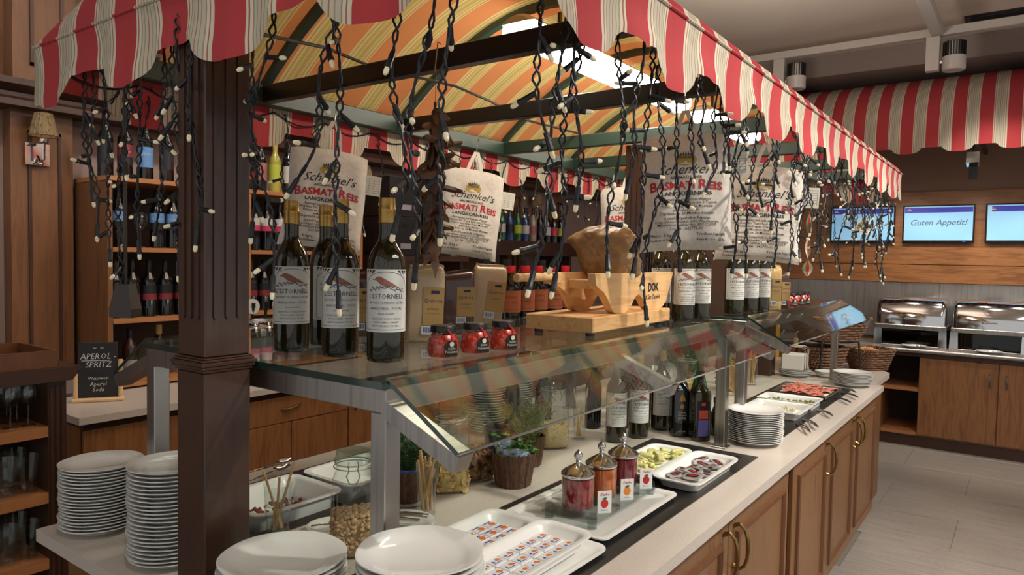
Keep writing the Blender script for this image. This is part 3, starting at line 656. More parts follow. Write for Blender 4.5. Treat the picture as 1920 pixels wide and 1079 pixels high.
# ================================================================== on the glass shelves
S = 1.3702; C = .8702
def facing(x, y, extra=0): return math.atan2(-y, -x) + math.pi / 2 + R(extra)
def wrap(r, z0=0): return lambda x, y: (r * math.sin(x / r), -r * math.cos(x / r), y + z0)
def patch(mb, fn, x0, x1, y0, y1, n=14):
    V = []
    for i in range(n + 1):
        x = x0 + (x1 - x0) * i / n; V += [fn(x, y0), fn(x, y1)]
    mb.add(V, [(2 * i, 2 * i + 2, 2 * i + 3, 2 * i + 1) for i in range(n)])
BIRD = mat('bird_print', (150, 98, 78), .7); LEAFP = mat('leaf_print', (70, 76, 80), .7)
def oil_bottle(label, loc, extra=0, s=1.0, grp='tall olive oil bottles'):
    t = thing('olive_oil_bottle', label, 'bottle', loc, facing(loc[0], loc[1], extra), grp)
    r = .041; m = MB(); m.lathe([(0, .004), (.030, .003), (.036, 0), (.040, .004), (r, .012), (r, .205), (.0395, .218), (.034, .236), (.025, .250), (.0185, .262), (.0165, .275), (.0165, .305), (.0165, .34), (0, .34)], 32)
    b = m.build('glass_body', BOTTLE, t)
    MB().lathe([(.0172, .299), (.0180, .300), (.0180, .322), (.0188, .324), (.0188, .330), (.0176, .332), (.0178, .345), (.0165, .353), (0, .353)], 24).build('gold_capsule', GOLD, t)
    f = wrap(r + .0006, .133); lb = MB(); patch(lb, f, -.0625, .0625, -.067, .067, 20); L_ = lb.build('paper_label', PAPER, t, fix=False)
    g = wrap(r + .0010, .133); k = MB(); y = MB(); bd = MB(); lf = MB()
    w = .053
    for (a, b_, c, d) in ((-w, w, -.062, -.0612), (-w, -w + .0008, -.062, .030), (w - .0008, w, -.062, .030)): patch(k, g, a, b_, c, d, 10)
    P = [(w * math.cos(R(q)), .030 + .032 * math.sin(R(q))) for q in range(0, 181, 9)]; Q = [((w - .001) * math.cos(R(q)), .030 + .031 * math.sin(R(q))) for q in range(0, 181, 9)]
    k.add([g(*p) for p in P + Q], [(i, i + 1, 22 + i, 21 + i) for i in range(20)])
    for sx in (-1, 1):
        for q in range(3): k.add([g(sx * (w - .001 - q * .010), .0645), g(sx * (w - .009 - q * .010), .0645), g(sx * (w - .002 - q * .008), .057 - q * .001)], [(0, 1, 2)])
    text(k, "L'ESTORNELL", .0148, lambda x, z: g(x * .96, z + .0045), res=1)
    for s_, z, yy in (('NATIVES OLIVENÖL EXTRA', .0068, -.0065), ('ARBEQUINA - PICUAL', .0076, -.019), ('(sauer auswahl)', .0056, -.029), ('ABGEFÜLLT DURCH VEHIGA', .0054, -.040), ('KATALONIEN - SPANIEN', .0052, -.0475), ('NETTOINHALT: 750 ML e', .0056, -.0555)):
        text(y, s_, z, lambda x, zz, yy=yy: g(x, zz + yy), res=1)
    up_ = [(-.027, .0445), (-.022, .0505), (-.014, .0515), (-.006, .048), (.004, .0425), (.014, .037), (.022, .032), (.030, .0275)]; lo_ = [(-.027, .044), (-.022, .043), (-.014, .036), (-.006, .0315), (.004, .030), (.014, .0305), (.022, .029), (.030, .027)]
    bd.add([g(x, z) for x, z in up_ + lo_], [(i, i + 1, 9 + i, 8 + i) for i in range(7)]); k.add([g(-.027 - dx, .0446 + dz) for dx, dz in ((0, .0012), (0, -.0012), (.005, 0))], [(0, 1, 2)])
    rr_ = random.Random(4)
    for q in range(34):
        x = -.04 + .08 * q / 33; z = .0235 + .004 * math.cos(x * 40) + rr_.uniform(-.004, .004) - .03 * max(0, x); a = rr_.uniform(.2, 1.2) * (1 if q % 2 else -1); dx, dz = .0046 * math.cos(a), .0046 * math.sin(a)
        lf.add([g(x - dx, z - dz), g(x - dz * .22, z + dx * .22), g(x + dx, z + dz), g(x + dz * .22, z - dx * .22)], [(0, 1, 2, 3)])
    k.build('lettering', INK, L_, smooth=False, fix=False); y.build('small_print', INK_G, L_, smooth=False, fix=False)
    bd.build('bird_picture', BIRD, L_, smooth=False, fix=False); lf.build('olive_branch_picture', LEAFP, L_, smooth=False, fix=False)
    return t
ob = oil_bottle('tall olive oil bottle with bird label nearest the fluted pillar', (1.037, 1.405, S), 4)
NEAR = 'tall olive oil bottles'
def ol(label, x, y, z=S, extra=0): return dup(ob, label, (x, y, z), facing(x, y, extra))
ol('tall olive oil bottle in the middle of the three big near ones', 1.060, 1.257, S, 2)
ol('tall olive oil bottle nearest the front corner of the glass shelf', 1.075, 1.125, S, 0)
ol('tall olive oil bottle partly hidden between the first two big bottles', 1.17, 1.445, S, 40)
ol('tall olive oil bottle half hidden behind the wooden ham stand', 2.575, 1.165, S, 30)
ol('tall olive oil bottle right beside the ham stand board', 2.52, 1.045, S, 26)
ol('tall olive oil bottle second right of the ham stand', 2.655, 1.035, S, 22)
ol('tall olive oil bottle first on the far shelf below the last rice bag', 3.07, 1.04, S, 30)
ol('tall olive oil bottle second on the far shelf', 3.235, 1.028, S, 28)
ol('tall olive oil bottle third on the far shelf beside the pasta bag', 3.385, 1.02, S, 26)
ol('tall olive oil bottle with label turned right on the counter behind the jam jars', 2.52, 1.315, C, 22)
ol('tall olive oil bottle standing just behind another on the counter', 2.64, 1.275, C, 24)
ol('tall olive oil bottle on the counter left of the black square bottle', 2.83, 1.262, C, 34)

# grain bags
GRAIN = noisy('quinoa_grain', [(150, 126, 96), (192, 168, 134), (170, 146, 112)], (1, 1, 1), .35, 6, sc=420, coat=.5)
GRAIN_D = noisy('dark_quinoa_grain', [(48, 28, 24), (78, 46, 38), (60, 36, 30)], (1, 1, 1), .3, 6, sc=420, coat=.6)
PASTA = noisy('pasta_packet', [(196, 160, 88), (216, 184, 120)], (1, 1, 1), .3, 6, sc=120, coat=.6)
LABG = mat('gold_paper', (168, 138, 82), .5); FILM = mat('barcode_white', (214, 214, 220), .5); BARB = mat('barcode_blue', (70, 78, 130), .6)
def grain_bag(label, x, y, w, d, h, m_, extra=0, lean=0, lab=True, z=S, side=.25):
    t = thing('grain_bag', label, 'food bag', (x, y, z), group='see-through grain bags', rot=(0, lean, facing(x, y, extra)))
    rg = []; rr_ = random.Random(int(x * 1000))
    for f, e in ((0, .86), (.02, .95), (.25, 1.03), (.5, 1.0), (.78, .97), (.90, .92), (.95, .70), (.97, .35), (1.0, .42)):
        rg.append([(p[0] * (1.0 if e > .8 else .92) * (1 + rr_.uniform(-.015, .015)), p[1] * e * (1 + rr_.uniform(-.03, .03)), h * f + (.008 * math.sin(p[0] * 60) if f > .85 else 0)) for p in rrect(w / 2, d / 2, .014, 0, 5)])
    MB().loft(rg).build('bag', m_, t, ang=70)
    if lab:
        cx = w * side; bl = MB().box(cx - w * .30, cx + w * .25, -d / 2 * 1.06 - .001, -d / 2 * 1.06, h * .22, h * .72).build('gold_label', LABG, t, smooth=False)
        k = MB(); fn = lambda xx, zz: (cx - .004 + xx, -d / 2 * 1.06 - .0014, zz + h * .52)
        text(k, 'Quinoa', .017, fn, res=1); text(k, 'QUINOA', .008, lambda xx, zz: fn(xx, zz - .02), res=1); text(k, 'aus kontrolliertem Anbau', .0035, lambda xx, zz: fn(xx, zz - .03), res=1)
        k.build('lettering', mat('purple_ink', (104, 60, 92), .6), bl, smooth=False, fix=False)
        MB().box(cx - .01, cx + .012, -d / 2 * 1.06 - .0016, -d / 2 * 1.06 - .001, h * .635, h * .675).build('crest', mat('dark_blue_ink', (38, 40, 66), .6), bl, smooth=False)
        bc = MB().box(cx - w * .32, cx - w * .02, -d / 2 * 1.06 - .0015, -d / 2 * 1.06 - .0005, h * .10, h * .21).build('barcode_label', FILM, t, smooth=False)
        bb = MB()
        for q in range(7): bb.box(cx - w * .27 + q * w * .032, cx - w * .27 + q * w * .032 + w * (.012 if q % 2 else .02), -d / 2 * 1.06 - .002, -d / 2 * 1.06 - .0015, h * .125, h * .195)
        bb.build('bars', BARB, bc, smooth=False)
grain_bag('pale quinoa bag right of the three big olive oil bottles', 1.40, 1.32, .10, .06, .205, GRAIN, 0, R(2))
grain_bag('dark red quinoa bag in the middle of the grain bags', 1.72, 1.475, .105, .06, .185, GRAIN_D, 6)
grain_bag('pale quinoa bag standing behind the third pimiento jar', 1.93, 1.53, .115, .065, .205, GRAIN, 4, R(6))
grain_bag('dark quinoa bag squeezed between the second and third near bottle', 1.36, 1.52, .10, .06, .19, GRAIN_D, 0, 0, True, S, .1)
grain_bag('dark rice bag behind the bottles right of the ham stand', 2.95, 1.30, .09, .055, .17, GRAIN_D, 10, 0, False)
grain_bag('yellow pasta bag on the far shelf beside the third bottle', 3.50, 1.005, .085, .055, .21, PASTA, 20, 0, True, S, .2)
grain_bag('dark grain bag next to the pasta bag on the far shelf', 3.64, 1.0, .075, .05, .185, GRAIN_D, 22, 0, True)

# pimiento jars
PIM = noisy('red_pimiento', [(196, 36, 20), (222, 66, 30), (176, 26, 18)], (40, 40, 40), .22, 3, coat=.7)
def pim_jar(label, loc, s=1.0, extra=10):
    t = thing('pimiento_jar', label, 'jar', loc, facing(loc[0], loc[1], extra), 'small jars of red pimientos'); t.scale = (s, s, s)
    pr = [(.026, 0), (.034, .002), (.038, .014), (.037, .034), (.029, .052), (.026, .060)]
    MB().lathe(pr, 10).build('glass', GLASS, t, ang=15)
    m = MB(); rr_ = random.Random(5)
    m.lathe([(0, .003), (.030, .003), (.034, .013), (.033, .033), (.024, .052), (0, .054)], 10)
    for i in range(60):
        a = rr_.random() * 6.28; z = rr_.uniform(.008, .050); rad = .0292 if z < .034 else .0292 - (z - .034) * .5
        m.ball((rad * math.cos(a), rad * math.sin(a), z), rr_.uniform(.0055, .0075), 6)
    o = m.build('pimientos', PIM, t); o['kind'] = 'stuff'
    MB().lathe([(.0275, .058), (.0290, .059), (.0290, .070), (.0275, .073), (0, .0735)], 24).build('lid', BLACKP, t)
    f = wrap(.0392, .024); l = MB(); l.add([f(x + .014, z) for x, z in ((-.017, -.018), (.017, -.018), (.017, .008), (.010, .018), (-.010, .018), (-.017, .008))], [tuple(range(6))]); lo = l.build('black_tag', BLACKP, t, fix=False)
    g = wrap(.0396, .024); k = MB(); text(k, 'Pimientos', .0082, lambda x, z: g(x + .014, z - .010), res=1); text(k, 'Gefüllte', .0065, lambda x, z: g(x + .014, z - .002), res=1)
    k.lathe([(0, 0), (.006, 0)], 8); v0 = len(k.v) - 9
    for q in range(9): x, z = k.v[v0 + q][0], k.v[v0 + q][1]; k.v[v0 + q] = g(x + .014, z + .010)
    k.build('lettering', mat('cream_ink', (216, 210, 190), .6), lo, smooth=False, fix=False)
    MB().tube([(.004, -.030, .066), (.012, -.034, .056), (.013, -.036, .046), (.016, -.0375, .040)], .0022, 5).build('red_cord', INK_R, t)
    return t
pj = pim_jar('jar of red pimientos nearest the olive oil bottles', (1.200, 1.070, S))
dup(pj, 'jar of red pimientos in the middle of the three near jars', (1.302, 1.060, S), facing(1.3, 1.06, 14)); dup(pj, 'jar of red pimientos nearest the ham stand', (1.399, 1.049, S), facing(1.4, 1.05, 18))
for x, y, l in ((3.80, .995, 'first small jar of red pimientos on the far shelf'), (3.92, .99, 'second small jar of red pimientos on the far shelf'), (4.04, .985, 'last small jar of red pimientos on the far shelf')): dup(pj, l, (x, y, S), facing(x, y, 20))

# red-capped bottles
OLAB = noisy('orange_label', [(176, 98, 66), (190, 112, 78)], (30, 30, 30), .6, 2)
def redcap(label, loc, extra=0):
    t = thing('red_capped_bottle', label, 'bottle', loc, facing(loc[0], loc[1], extra), 'red-capped dark bottles')
    MB().lathe([(0, 0), (.036, 0), (.040, .005), (.040, .118), (.037, .128), (.022, .162), (.0165, .172), (.0165, .18), (0, .18)], 24).build('body', BOTTLE_K, t)
    MB().lathe([(.0165, .172), (.0178, .173), (.0178, .197), (.0165, .199), (0, .199)], 18).build('red_cap', mat('red_plastic', (196, 20, 32), .35), t)
    lb = MB(); patch(lb, wrap(.0406, .067), -.055, .055, -.040, .040, 14); lo = lb.build('orange_label', OLAB, t, fix=False)
    k = MB(); f = wrap(.0410, .067); text(k, 'Balsamico', .014, lambda x, z: f(x, z + .012), shear=.3, res=1); text(k, 'DI MODENA', .010, lambda x, z: f(x, z - .006), res=1)
    for q in (-.03, .034): patch(k, f, -.05, .05, q, q + .0012, 8)
    k.build('lettering', mat('brown_ink', (110, 50, 34), .6), lo, smooth=False, fix=False); return t
rc = redcap('red-capped dark bottle standing nearest the quinoa bags', (2.121, 1.560, S))
for k, (x, y) in enumerate(((2.222, 1.566), (2.322, 1.572), (2.424, 1.568), (2.53, 1.575))): dup(rc, 'red-capped dark bottle, %s from the quinoa bags' % ORD[k + 2], (x, y, S), facing(x, y, k * 4))
for x, y, l in ((3.03, 1.42, 'red-capped dark bottle peeping out right of the ham-side olive oil bottles'), (3.14, 1.42, 'red-capped dark bottle behind the first far shelf oil bottle')): dup(rc, l, (x, y, S), facing(x, y, 20))
# dark tall bottles in the row behind the red caps
db = thing('dark_vinegar_bottle', 'dark vinegar bottle behind the red-capped bottle nearest the bags', 'bottle', (2.15, 1.70, S), group='dark bottles behind the red caps')
MB().lathe([(0, 0), (.033, 0), (.035, .004), (.035, .15), (.030, .17), (.015, .19), (.013, .21), (0, .21)], 20).build('body', BOTTLE_K, db); MB().lathe([(.0145, .196), (.0155, .197), (.0155, .222), (0, .222)], 14).build('cap', BLACKP, db)
for k, x in enumerate((2.28, 2.41, 2.54)): dup(db, 'dark vinegar bottle, %s in the row behind the red caps' % ORD[k + 2], (x, 1.70, S))

# ------------------------------------------------------------------ ham stand
hs = thing('ham_stand', 'pale wooden ham stand with wavy cradle sides on a thick board', 'ham stand', (2.09, 1.15, S), R(2))
for x in (-.26, .26):
    for y in (-.09, .09): MB().lathe([(0, 0), (.014, 0), (.014, .012), (0, .012)], 10, (x, y)).build('rubber_foot', BLACKP, hs)
MB().cbox(-.295, .30, -.118, .118, .012, .058, .003).build('board', WOOD_B, hs, smooth=False)
def wave(P, n=6):
    out = []
    for i in range(len(P)):
        p0, p1, p2, p3 = (Vector(P[(i + k - 1) % len(P)]) for k in range(4))
        for j in range(n):
            t = j / n; out.append(tuple(.5 * ((2 * p1) + (-p0 + p2) * t + (2 * p0 - 5 * p1 + 4 * p2 - p3) * t * t + (-p0 + 3 * p1 - 3 * p2 + p3) * t ** 3)))
    return out
prof = [(-.245, .184), (-.235, .150), (-.185, .128), (-.150, .100), (-.115, .064), (-.075, .058), (-.03, .058), (.012, .075), (.045, .104), (.075, .112), (.105, .098), (.150, .062), (.19, .058), (.26, .058), (.305, .075), (.345, .120), (.375, .184)]
pf = [(-.245, .186)] + [p for p in wave(prof, 3) if p[1] < .1855 and -.246 < p[0] < .376][1:-3] + [(.378, .186)]
for y, nm in ((-.095, 'front_side'), (.045, 'rear_side')):
    o = MB().prism(pf, y, y + .026).build(nm, WOOD_H, hs, smooth=False)
    if nm == 'front_side':
        k = MB(); fn = lambda x, z: (x + .195, y - .0006, z + .122); text(k, 'DOK', .040, fn, bold=.05); text(k, 'di San Daniele', .023, lambda x, z: (x + .19, y - .0006, z + .094), shear=.3, bold=.01)
        k.build('burnt_lettering', mat('burnt_ink', (40, 30, 24), .7), o, smooth=False, fix=False)
MB().cbox(.10, .14, -.07, .046, .095, .135, .003).cbox(-.16, -.12, -.07, .046, .135, .165, .003).build('cross_bar', WOOD_H, hs, smooth=False)
P = []; rd = []
for i in range(41): P.append((-.44 + .20 * i / 40, .058, .172)); rd.append(.0115 + .0022 * math.sin(i * 1.9) * (1 if i < 32 else 0))
MB().tube(P, rd, 12).build('ridged_handle', WOOD_H, hs); MB().cbox(-.25, -.225, .03, .085, .15, .186, .003).build('handle_block', WOOD_H, hs, smooth=False)
# the ham
hm = MB(); rg = []; rr_ = random.Random(3)
HAM = noisy('dry_cured_ham', [(84, 60, 36), (152, 116, 70), (122, 90, 54), (190, 158, 110)], (13, 13, 13), .5, 9, bump=.8, coat=.15, dist=1.0)
for i, (z, hx, hy, ox) in enumerate(((0, .02, .02, .02), (.004, .084, .042, .016), (.03, .098, .052, .012), (.06, .104, .058, .009), (.09, .107, .060, .004), (.12, .106, .058, -.002), (.142, .098, .052, -.006), (.158, .078, .042, -.002), (.170, .050, .026, .004), (.174, .02, .01, .006))):
    rg.append([(ox + hx * math.copysign(abs(math.cos(a)) ** .8, math.cos(a)) * (1 + .05 * math.sin(3 * a + i)), hy * math.copysign(abs(math.sin(a)) ** .85, math.sin(a)) * (1 + .06 * math.sin(2 * a + i * 1.7)), z + .006 * math.sin(2 * a + 1)) for a in [2 * math.pi * q / 28 for q in range(28)]])
rg[5] = [(x - (.020 if x < -.085 else 0), y, z) for x, y, z in rg[5]]
hm.loft(rg)
from mathutils import noise as mno
bmh = bmesh.new(); mh = hm.mesh('ham_tmp', HAM); bmh.from_mesh(mh); bmesh.ops.subdivide_edges(bmh, edges=bmh.edges[:], cuts=2, use_grid_fill=True, smooth=.2)
bmh.normal_update()
for v in bmh.verts:
    q = v.co * 18; v.co += v.normal * (.006 * mno.noise(q) + .005 * mno.noise(q * 2.7) + .003 * mno.noise(q * 6))
bmh.verts.index_update(); hm = MB(); hm.add([v.co[:] for v in bmh.verts], [[v.index for v in f.verts] for f in bmh.faces]); bmh.free()
ho = hm.build('cured_ham', HAM, None, (2.085, 1.138, 1.535), rot=(0, 0, R(-60)), ang=80)
tag(ho, 'cut piece of brown cured ham resting in the wooden ham stand', 'ham')
# ================================================================== on the stone counter: plates
def plate_mesh(r, deep=0, n=40, wav=0):
    m = MB(); pr = [(0, .003), (r * .55, .003), (r * .56, 0), (r * .60, 0), (r * .61, .003), (r * .76, .008 + deep * .4), (r, .0195 + deep * .2), (r * 1.0, .0215 + deep * .2), (r * .97, .0215 + deep * .2), (r * .74, .0118 + deep * .1), (r * .62, .0070 - deep * .1), (0, .0064 - deep * .1)]
    m.lathe(pr, n)
    if wav: m.v = [(x * (1 + wav * math.cos(6 * math.atan2(y, x)) * (math.hypot(x, y) / r) ** 3), y * (1 + wav * math.cos(6 * math.atan2(y, x)) * (math.hypot(x, y) / r) ** 3), z) for x, y, z in m.v]
    return m.mesh('porcelain_plate', PORC)
def stack(x, y, z, n, r, pitch, where, grp, seed=1, wav=0, deep=0, me=None):
    me = me or plate_mesh(r, deep, wav=wav); rr_ = random.Random(seed)
    for k in range(n):
        i = n - k
        lab = ('topmost white plate of the ' if i == 1 else 'bottom white plate of the ' if i == n else '%s white plate from the top of the ' % ORD[i]) + where
        o = place('porcelain_plate', me, None, (x + rr_.uniform(-.002, .002), y + rr_.uniform(-.002, .002), z + k * pitch), (0, 0, rr_.random() * 6)); tag(o, lab, 'plate', grp)
stack(.849, 1.945, C, 20, .100, .0082, 'tall stack at the counter corner', 'plates stacked at the counter corner', 1, .008)
stack(.862, 1.615, C, 24, .098, .0092, 'tall stack beside the near pillar', 'plates stacked beside the near pillar', 2, .008)
stack(.815, 1.125, C, 16, .118, .0090, 'stack in front of the near pillar', 'plates stacked in front of the near pillar', 3, .008)
stack(.862, .812, C, 22, .108, .0100, 'stack at the front left counter edge', 'plates stacked at the front counter edge', 4, .012, .006)
stack(2.865, .868, C, 17, .108, .0073, 'stack beside the second steel post', 'plates stacked beside the second steel post', 5)
stack(4.60, .83, C, 9, .108, .0080, 'stack near the bread baskets', 'plates stacked near the bread baskets', 6)
stack(2.30, 1.80, C, 22, .080, .0105, 'saucer stack far behind the seed jar', 'saucers stacked behind the seed jar', 7)
stack(2.58, 1.86, C, 22, .080, .0105, 'saucer stack behind the dark bottles', 'saucers stacked behind the dark bottles', 8)
stack(4.735, 1.195, C, 3, .100, .010, 'low stack below the napkin rack', 'plates below the napkin rack', 9)
stack(4.86, 1.03, .8665, 3, .072, .009, 'low stack left of the far steel post', 'plates left of the far steel post', 10)
stack(3.36, 1.55, C, 18, .085, .009, 'stack seen through the slanted glass', 'plates seen through the slanted glass', 12)

# ------------------------------------------------------------------ clip jars
def clip_jar(label, loc, hx, h, fill, fillm, chunk=None, extra=0, rnd_=.45, open_=False):
    t = thing('clip_jar', label, 'jar', loc, facing(loc[0], loc[1], extra), 'glass clip jars'); q = rnd_
    neck = hx * .80
    rg = [rrect(hx * .86, hx * .86, hx * q * .8, .002), rrect(hx, hx, hx * q, .012), rrect(hx, hx, hx * q, h * .62), rrect(hx * .96, hx * .96, hx * .7, h * .72), rrect(neck, neck, neck * .99, h * .80), rrect(neck, neck, neck * .99, h * .88)]
    MB().loft(rg, True, False).build('glass', GLASS, t, ang=50)
    lid = MB().lathe([(neck * 1.04, h * .885), (neck * 1.10, h * .89), (neck * 1.10, h * .92), (neck * 1.02, h * .935), (neck * 1.0, h * .985), (neck * .9, h), (0, h * .985)], 28).build('glass_lid', thin_glass('lid_glass', (222, 234, 228), 1.5), t)
    MB().lathe([(neck * 1.0, h * .872), (neck * 1.07, h * .873), (neck * 1.07, h * .884), (neck * 1.0, h * .885)], 28).build('seal_ring', mat('seal_rubber', (206, 196, 176), .6), lid)
    n2 = neck * 1.10; cl = MB()
    for s_ in (-1, 1):
        cl.tube([(s_ * .010, -n2, h * .93), (s_ * .012, -n2 - .006, h * .90), (s_ * .010, -n2 - .004, h * .85), (s_ * .016, -n2 - .005, h * .80), (s_ * .010, -n2 - .006, h * .74), (s_ * .006, -n2 - .007, h * .73)], .0014, 5)
    cl.tube([(-.006, -n2 - .007, h * .73), (.006, -n2 - .007, h * .73)], .0014, 5)
    a = [(n2 * 1.02 * math.cos(2 * math.pi * i / 28), n2 * 1.02 * math.sin(2 * math.pi * i / 28), h * .845) for i in range(28)]; cl.tube(a, .0014, 5, closed=True)
    cl.build('wire_clip', STEEL, t)
    if fill:
        f = h * fill; b = hx * .93; m = MB(); m.loft([rrect(b * .9, b * .9, b * q, .005), rrect(b, b, b * q, .014), rrect(b, b, b * q, f * .96), rrect(b * .5, b * .5, b * .4, f)])
        rr_ = random.Random(int(loc[0] * 997))
        if chunk:
            sz, fl, nn = chunk
            for i in range(nn):
                sd = rr_.randrange(4); u = rr_.uniform(-.85, .85) * b; z = rr_.uniform(.012, f)
                p = [(u, -b), (b, u), (u, b), (-b, u)][sd] if rr_.random() < .78 else (rr_.uniform(-b, b) * .85, rr_.uniform(-b, b) * .85)
                if abs(p[0]) < b * .9 and abs(p[1]) < b * .9: z = f + sz * .3
                c = Vector((p[0] * .96, p[1] * .96, z)); M_ = Matrix.Rotation(rr_.random() * 6, 4, 'Z') @ Matrix.Rotation(rr_.random() * 3, 4, 'X'); m.T = Matrix.Translation(c) @ M_
                e = sz * rr_.uniform(.7, 1.2); m.lathe([(0, -e * fl), (e * .8, -e * fl * .5), (e, 0), (e * .8, e * fl * .5), (0, e * fl)], 6); m.T = None
        o = m.build('contents', fillm, t, ang=70); o['kind'] = 'stuff'
    return t
NUT = noisy('peanut', [(150, 116, 78), (190, 158, 116), (132, 98, 64)], (30, 30, 30), .55, 4)
CHIP = noisy('banana_chip', [(196, 164, 92), (222, 196, 132), (170, 134, 66)], (30, 30, 30), .5, 4)
TRAIL = noisy('trail_mix', [(52, 34, 30), (84, 50, 38), (170, 130, 84), (40, 26, 26)], (45, 45, 45), .45, 3)
SEED = noisy('seed_mix', [(176, 146, 92), (206, 184, 132), (120, 106, 60)], (1, 1, 1), .55, 4, sc=160)
FLAKE = noisy('corn_flake', [(200, 140, 50), (222, 172, 82), (176, 112, 36)], (30, 30, 30), .5, 4)
clip_jar('big glass clip jar of peanuts behind the near plate stack', (1.152, 1.314, C), .052, .254, .38, NUT, (.0088, .62, 420), 0)
clip_jar('glass clip jar of banana chips left of the trail mix jar', (1.654, 1.441, C), .056, .256, .46, CHIP, (.012, .28, 300), 8)
clip_jar('glass clip jar of dark trail mix behind the basil pot', (1.797, 1.452, C), .054, .257, .36, TRAIL, (.0085, .6, 320), 30)
clip_jar('glass clip jar of pale seeds beside the bread stick glass', (2.288, 1.468, C), .055, .256, .36, SEED, (.0035, .6, 300), 20)
clip_jar('glass clip jar of corn flakes beyond the second steel post', (3.95, 1.36, C), .060, .24, .72, FLAKE, (.011, .3, 380), 20)
clip_jar('glass clip jar of muesli behind the first slanted pane end', (3.45, 1.40, C), .058, .25, .45, CHIP, (.009, .4, 260), 10)
clip_jar('glass clip jar of crisps between the steel posts', (3.12, 1.38, C), .055, .25, .5, FLAKE, (.012, .3, 240), 40)

# ------------------------------------------------------------------ glasses with sticks
STICK = noisy('bread_stick', [(196, 154, 100), (214, 176, 124)], (20, 20, 20), .65, 3)
def stick_glass(label, x, y, r, h, sticks, z=C, waist=.0):
    t = thing('stick_glass', label, 'glass', (x, y, z), facing(x, y), 'glasses of bread sticks')
    MB().lathe([(0, .004), (r * .78, .003), (r * .80, 0), (r * .84, .004), (r * .80, h * .2), (r * (.92 - waist), h * .5), (r * .96, h * .8), (r, h), (r * .97, h), (r * .90, h * .7), (r * (.86 - waist), h * .45), (r * .74, h * .1), (0, h * .08)], 24).build('glass', GLASS, t)
    for a, b in sticks:
        a = Vector(a); b = Vector(b); MB().tube([a, a.lerp(b, .5) + Vector((.0006, 0, 0)), b], .0034, 6).build('bread_stick', STICK, t)
stick_glass('tumbler with a few bread sticks near the white containers', 1.109, 1.555, .036, .130, [((.008, 0, .012), (-.035, .0, .165)), ((-.006, .004, .012), (.004, .006, .145)), ((-.008, -.004, .012), (.040, -.005, .185)), ((.012, .004, .012), (-.014, .002, .09)), ((-.016, 0, .012), (-.004, .01, .08))])
rr_ = random.Random(9)
stick_glass('curved glass full of pale bread sticks in front of the banana chips', 1.456, 1.352, .033, .150, [((rr_.uniform(-.014, .014), rr_.uniform(-.012, .012), .014), (rr_.uniform(-.026, .026), rr_.uniform(-.022, .022), rr_.uniform(.13, .185))) for _ in range(16)], waist=.12)
stick_glass('slim glass with three bread sticks right of the seed jar', 2.450, 1.442, .030, .155, [((.006, 0, .012), (-.026, 0, .205)), ((-.006, .002, .012), (.030, 0, .21)), ((0, .004, .012), (.006, .0, .13)), ((-.01, 0, .012), (-.002, .0, .12))])
stick_glass('tall glass of bread sticks beyond the corn flake jar', 4.20, 1.30, .030, .15, [((rr_.uniform(-.012, .012), rr_.uniform(-.012, .012), .014), (rr_.uniform(-.024, .024), rr_.uniform(-.02, .02), rr_.uniform(.16, .21))) for _ in range(12)])
stick_glass('tall glass of bread sticks in front of the corn flake jar', 3.80, 1.27, .030, .15, [((rr_.uniform(-.012, .012), rr_.uniform(-.012, .012), .014), (rr_.uniform(-.024, .024), rr_.uniform(-.02, .02), rr_.uniform(.15, .20))) for _ in range(9)])

# ------------------------------------------------------------------ potted herbs
BARK = noisy('bark', [(58, 38, 28), (104, 74, 54), (76, 50, 36), (122, 92, 70)], (26, 26, 5), .85, 7, sc=2, bump=1.0, dist=1.5)
SOIL = mat('soil', (38, 28, 22), .9); FOIL = mat('blue_foil_sleeve', (74, 92, 150), .25, .1)
def bark_pot(t, r, h):
    m = MB(); n = 44; rg = []; rr_ = random.Random(int(r * 1e4))
    ph = [rr_.uniform(-.045, .045) for _ in range(n)]
    for f, e in ((0, .74), (.03, .78), (.3, .85), (.6, .91), (.9, .97), (1, 1), (1.0, .90), (.8, .86)):
        rg.append([(r * e * (1 + ph[i]) * math.cos(2 * math.pi * i / n), r * e * (1 + ph[i]) * math.sin(2 * math.pi * i / n), h * f + (rr_.uniform(-.003, .003) if f > .95 else 0)) for i in range(n)])
    m.loft(rg, True, True); m.build('bark_pot', BARK, t, ang=25)
    MB().lathe([(0, h * .86), (r * .84, h * .84), (r * .86, h * .86)], 20).build('soil', SOIL, t)
def needles(t, m_, n, fn, ln, w=.0012, seed=1, name='foliage'):
    r = random.Random(seed); m = MB()
    for i in range(n):
        p, d = fn(r); p = Vector(p); d = Vector(d).normalized(); s = d.orthogonal().normalized() * w; s.rotate(Matrix.Rotation(r.random() * 6, 3, d)); e = p + d * ln * r.uniform(.6, 1.2)
        m.add([tuple(p - s), tuple(p + s), tuple(e + s * .4), tuple(e - s * .4)], [(0, 1, 2, 3)])
    o = m.build(name, m_, t, smooth=False, fix=False); o['kind'] = 'stuff'
ROSE = noisy('rosemary_green', [(44, 74, 40), (66, 100, 56), (88, 118, 72)], (40, 40, 40), .6, 2); THYME = noisy('thyme_green', [(112, 124, 66), (142, 150, 92), (86, 104, 52)], (40, 40, 40), .6, 2)
BASIL = noisy('basil_green', [(72, 118, 40), (106, 152, 62)], (60, 60, 60), .45, 2)
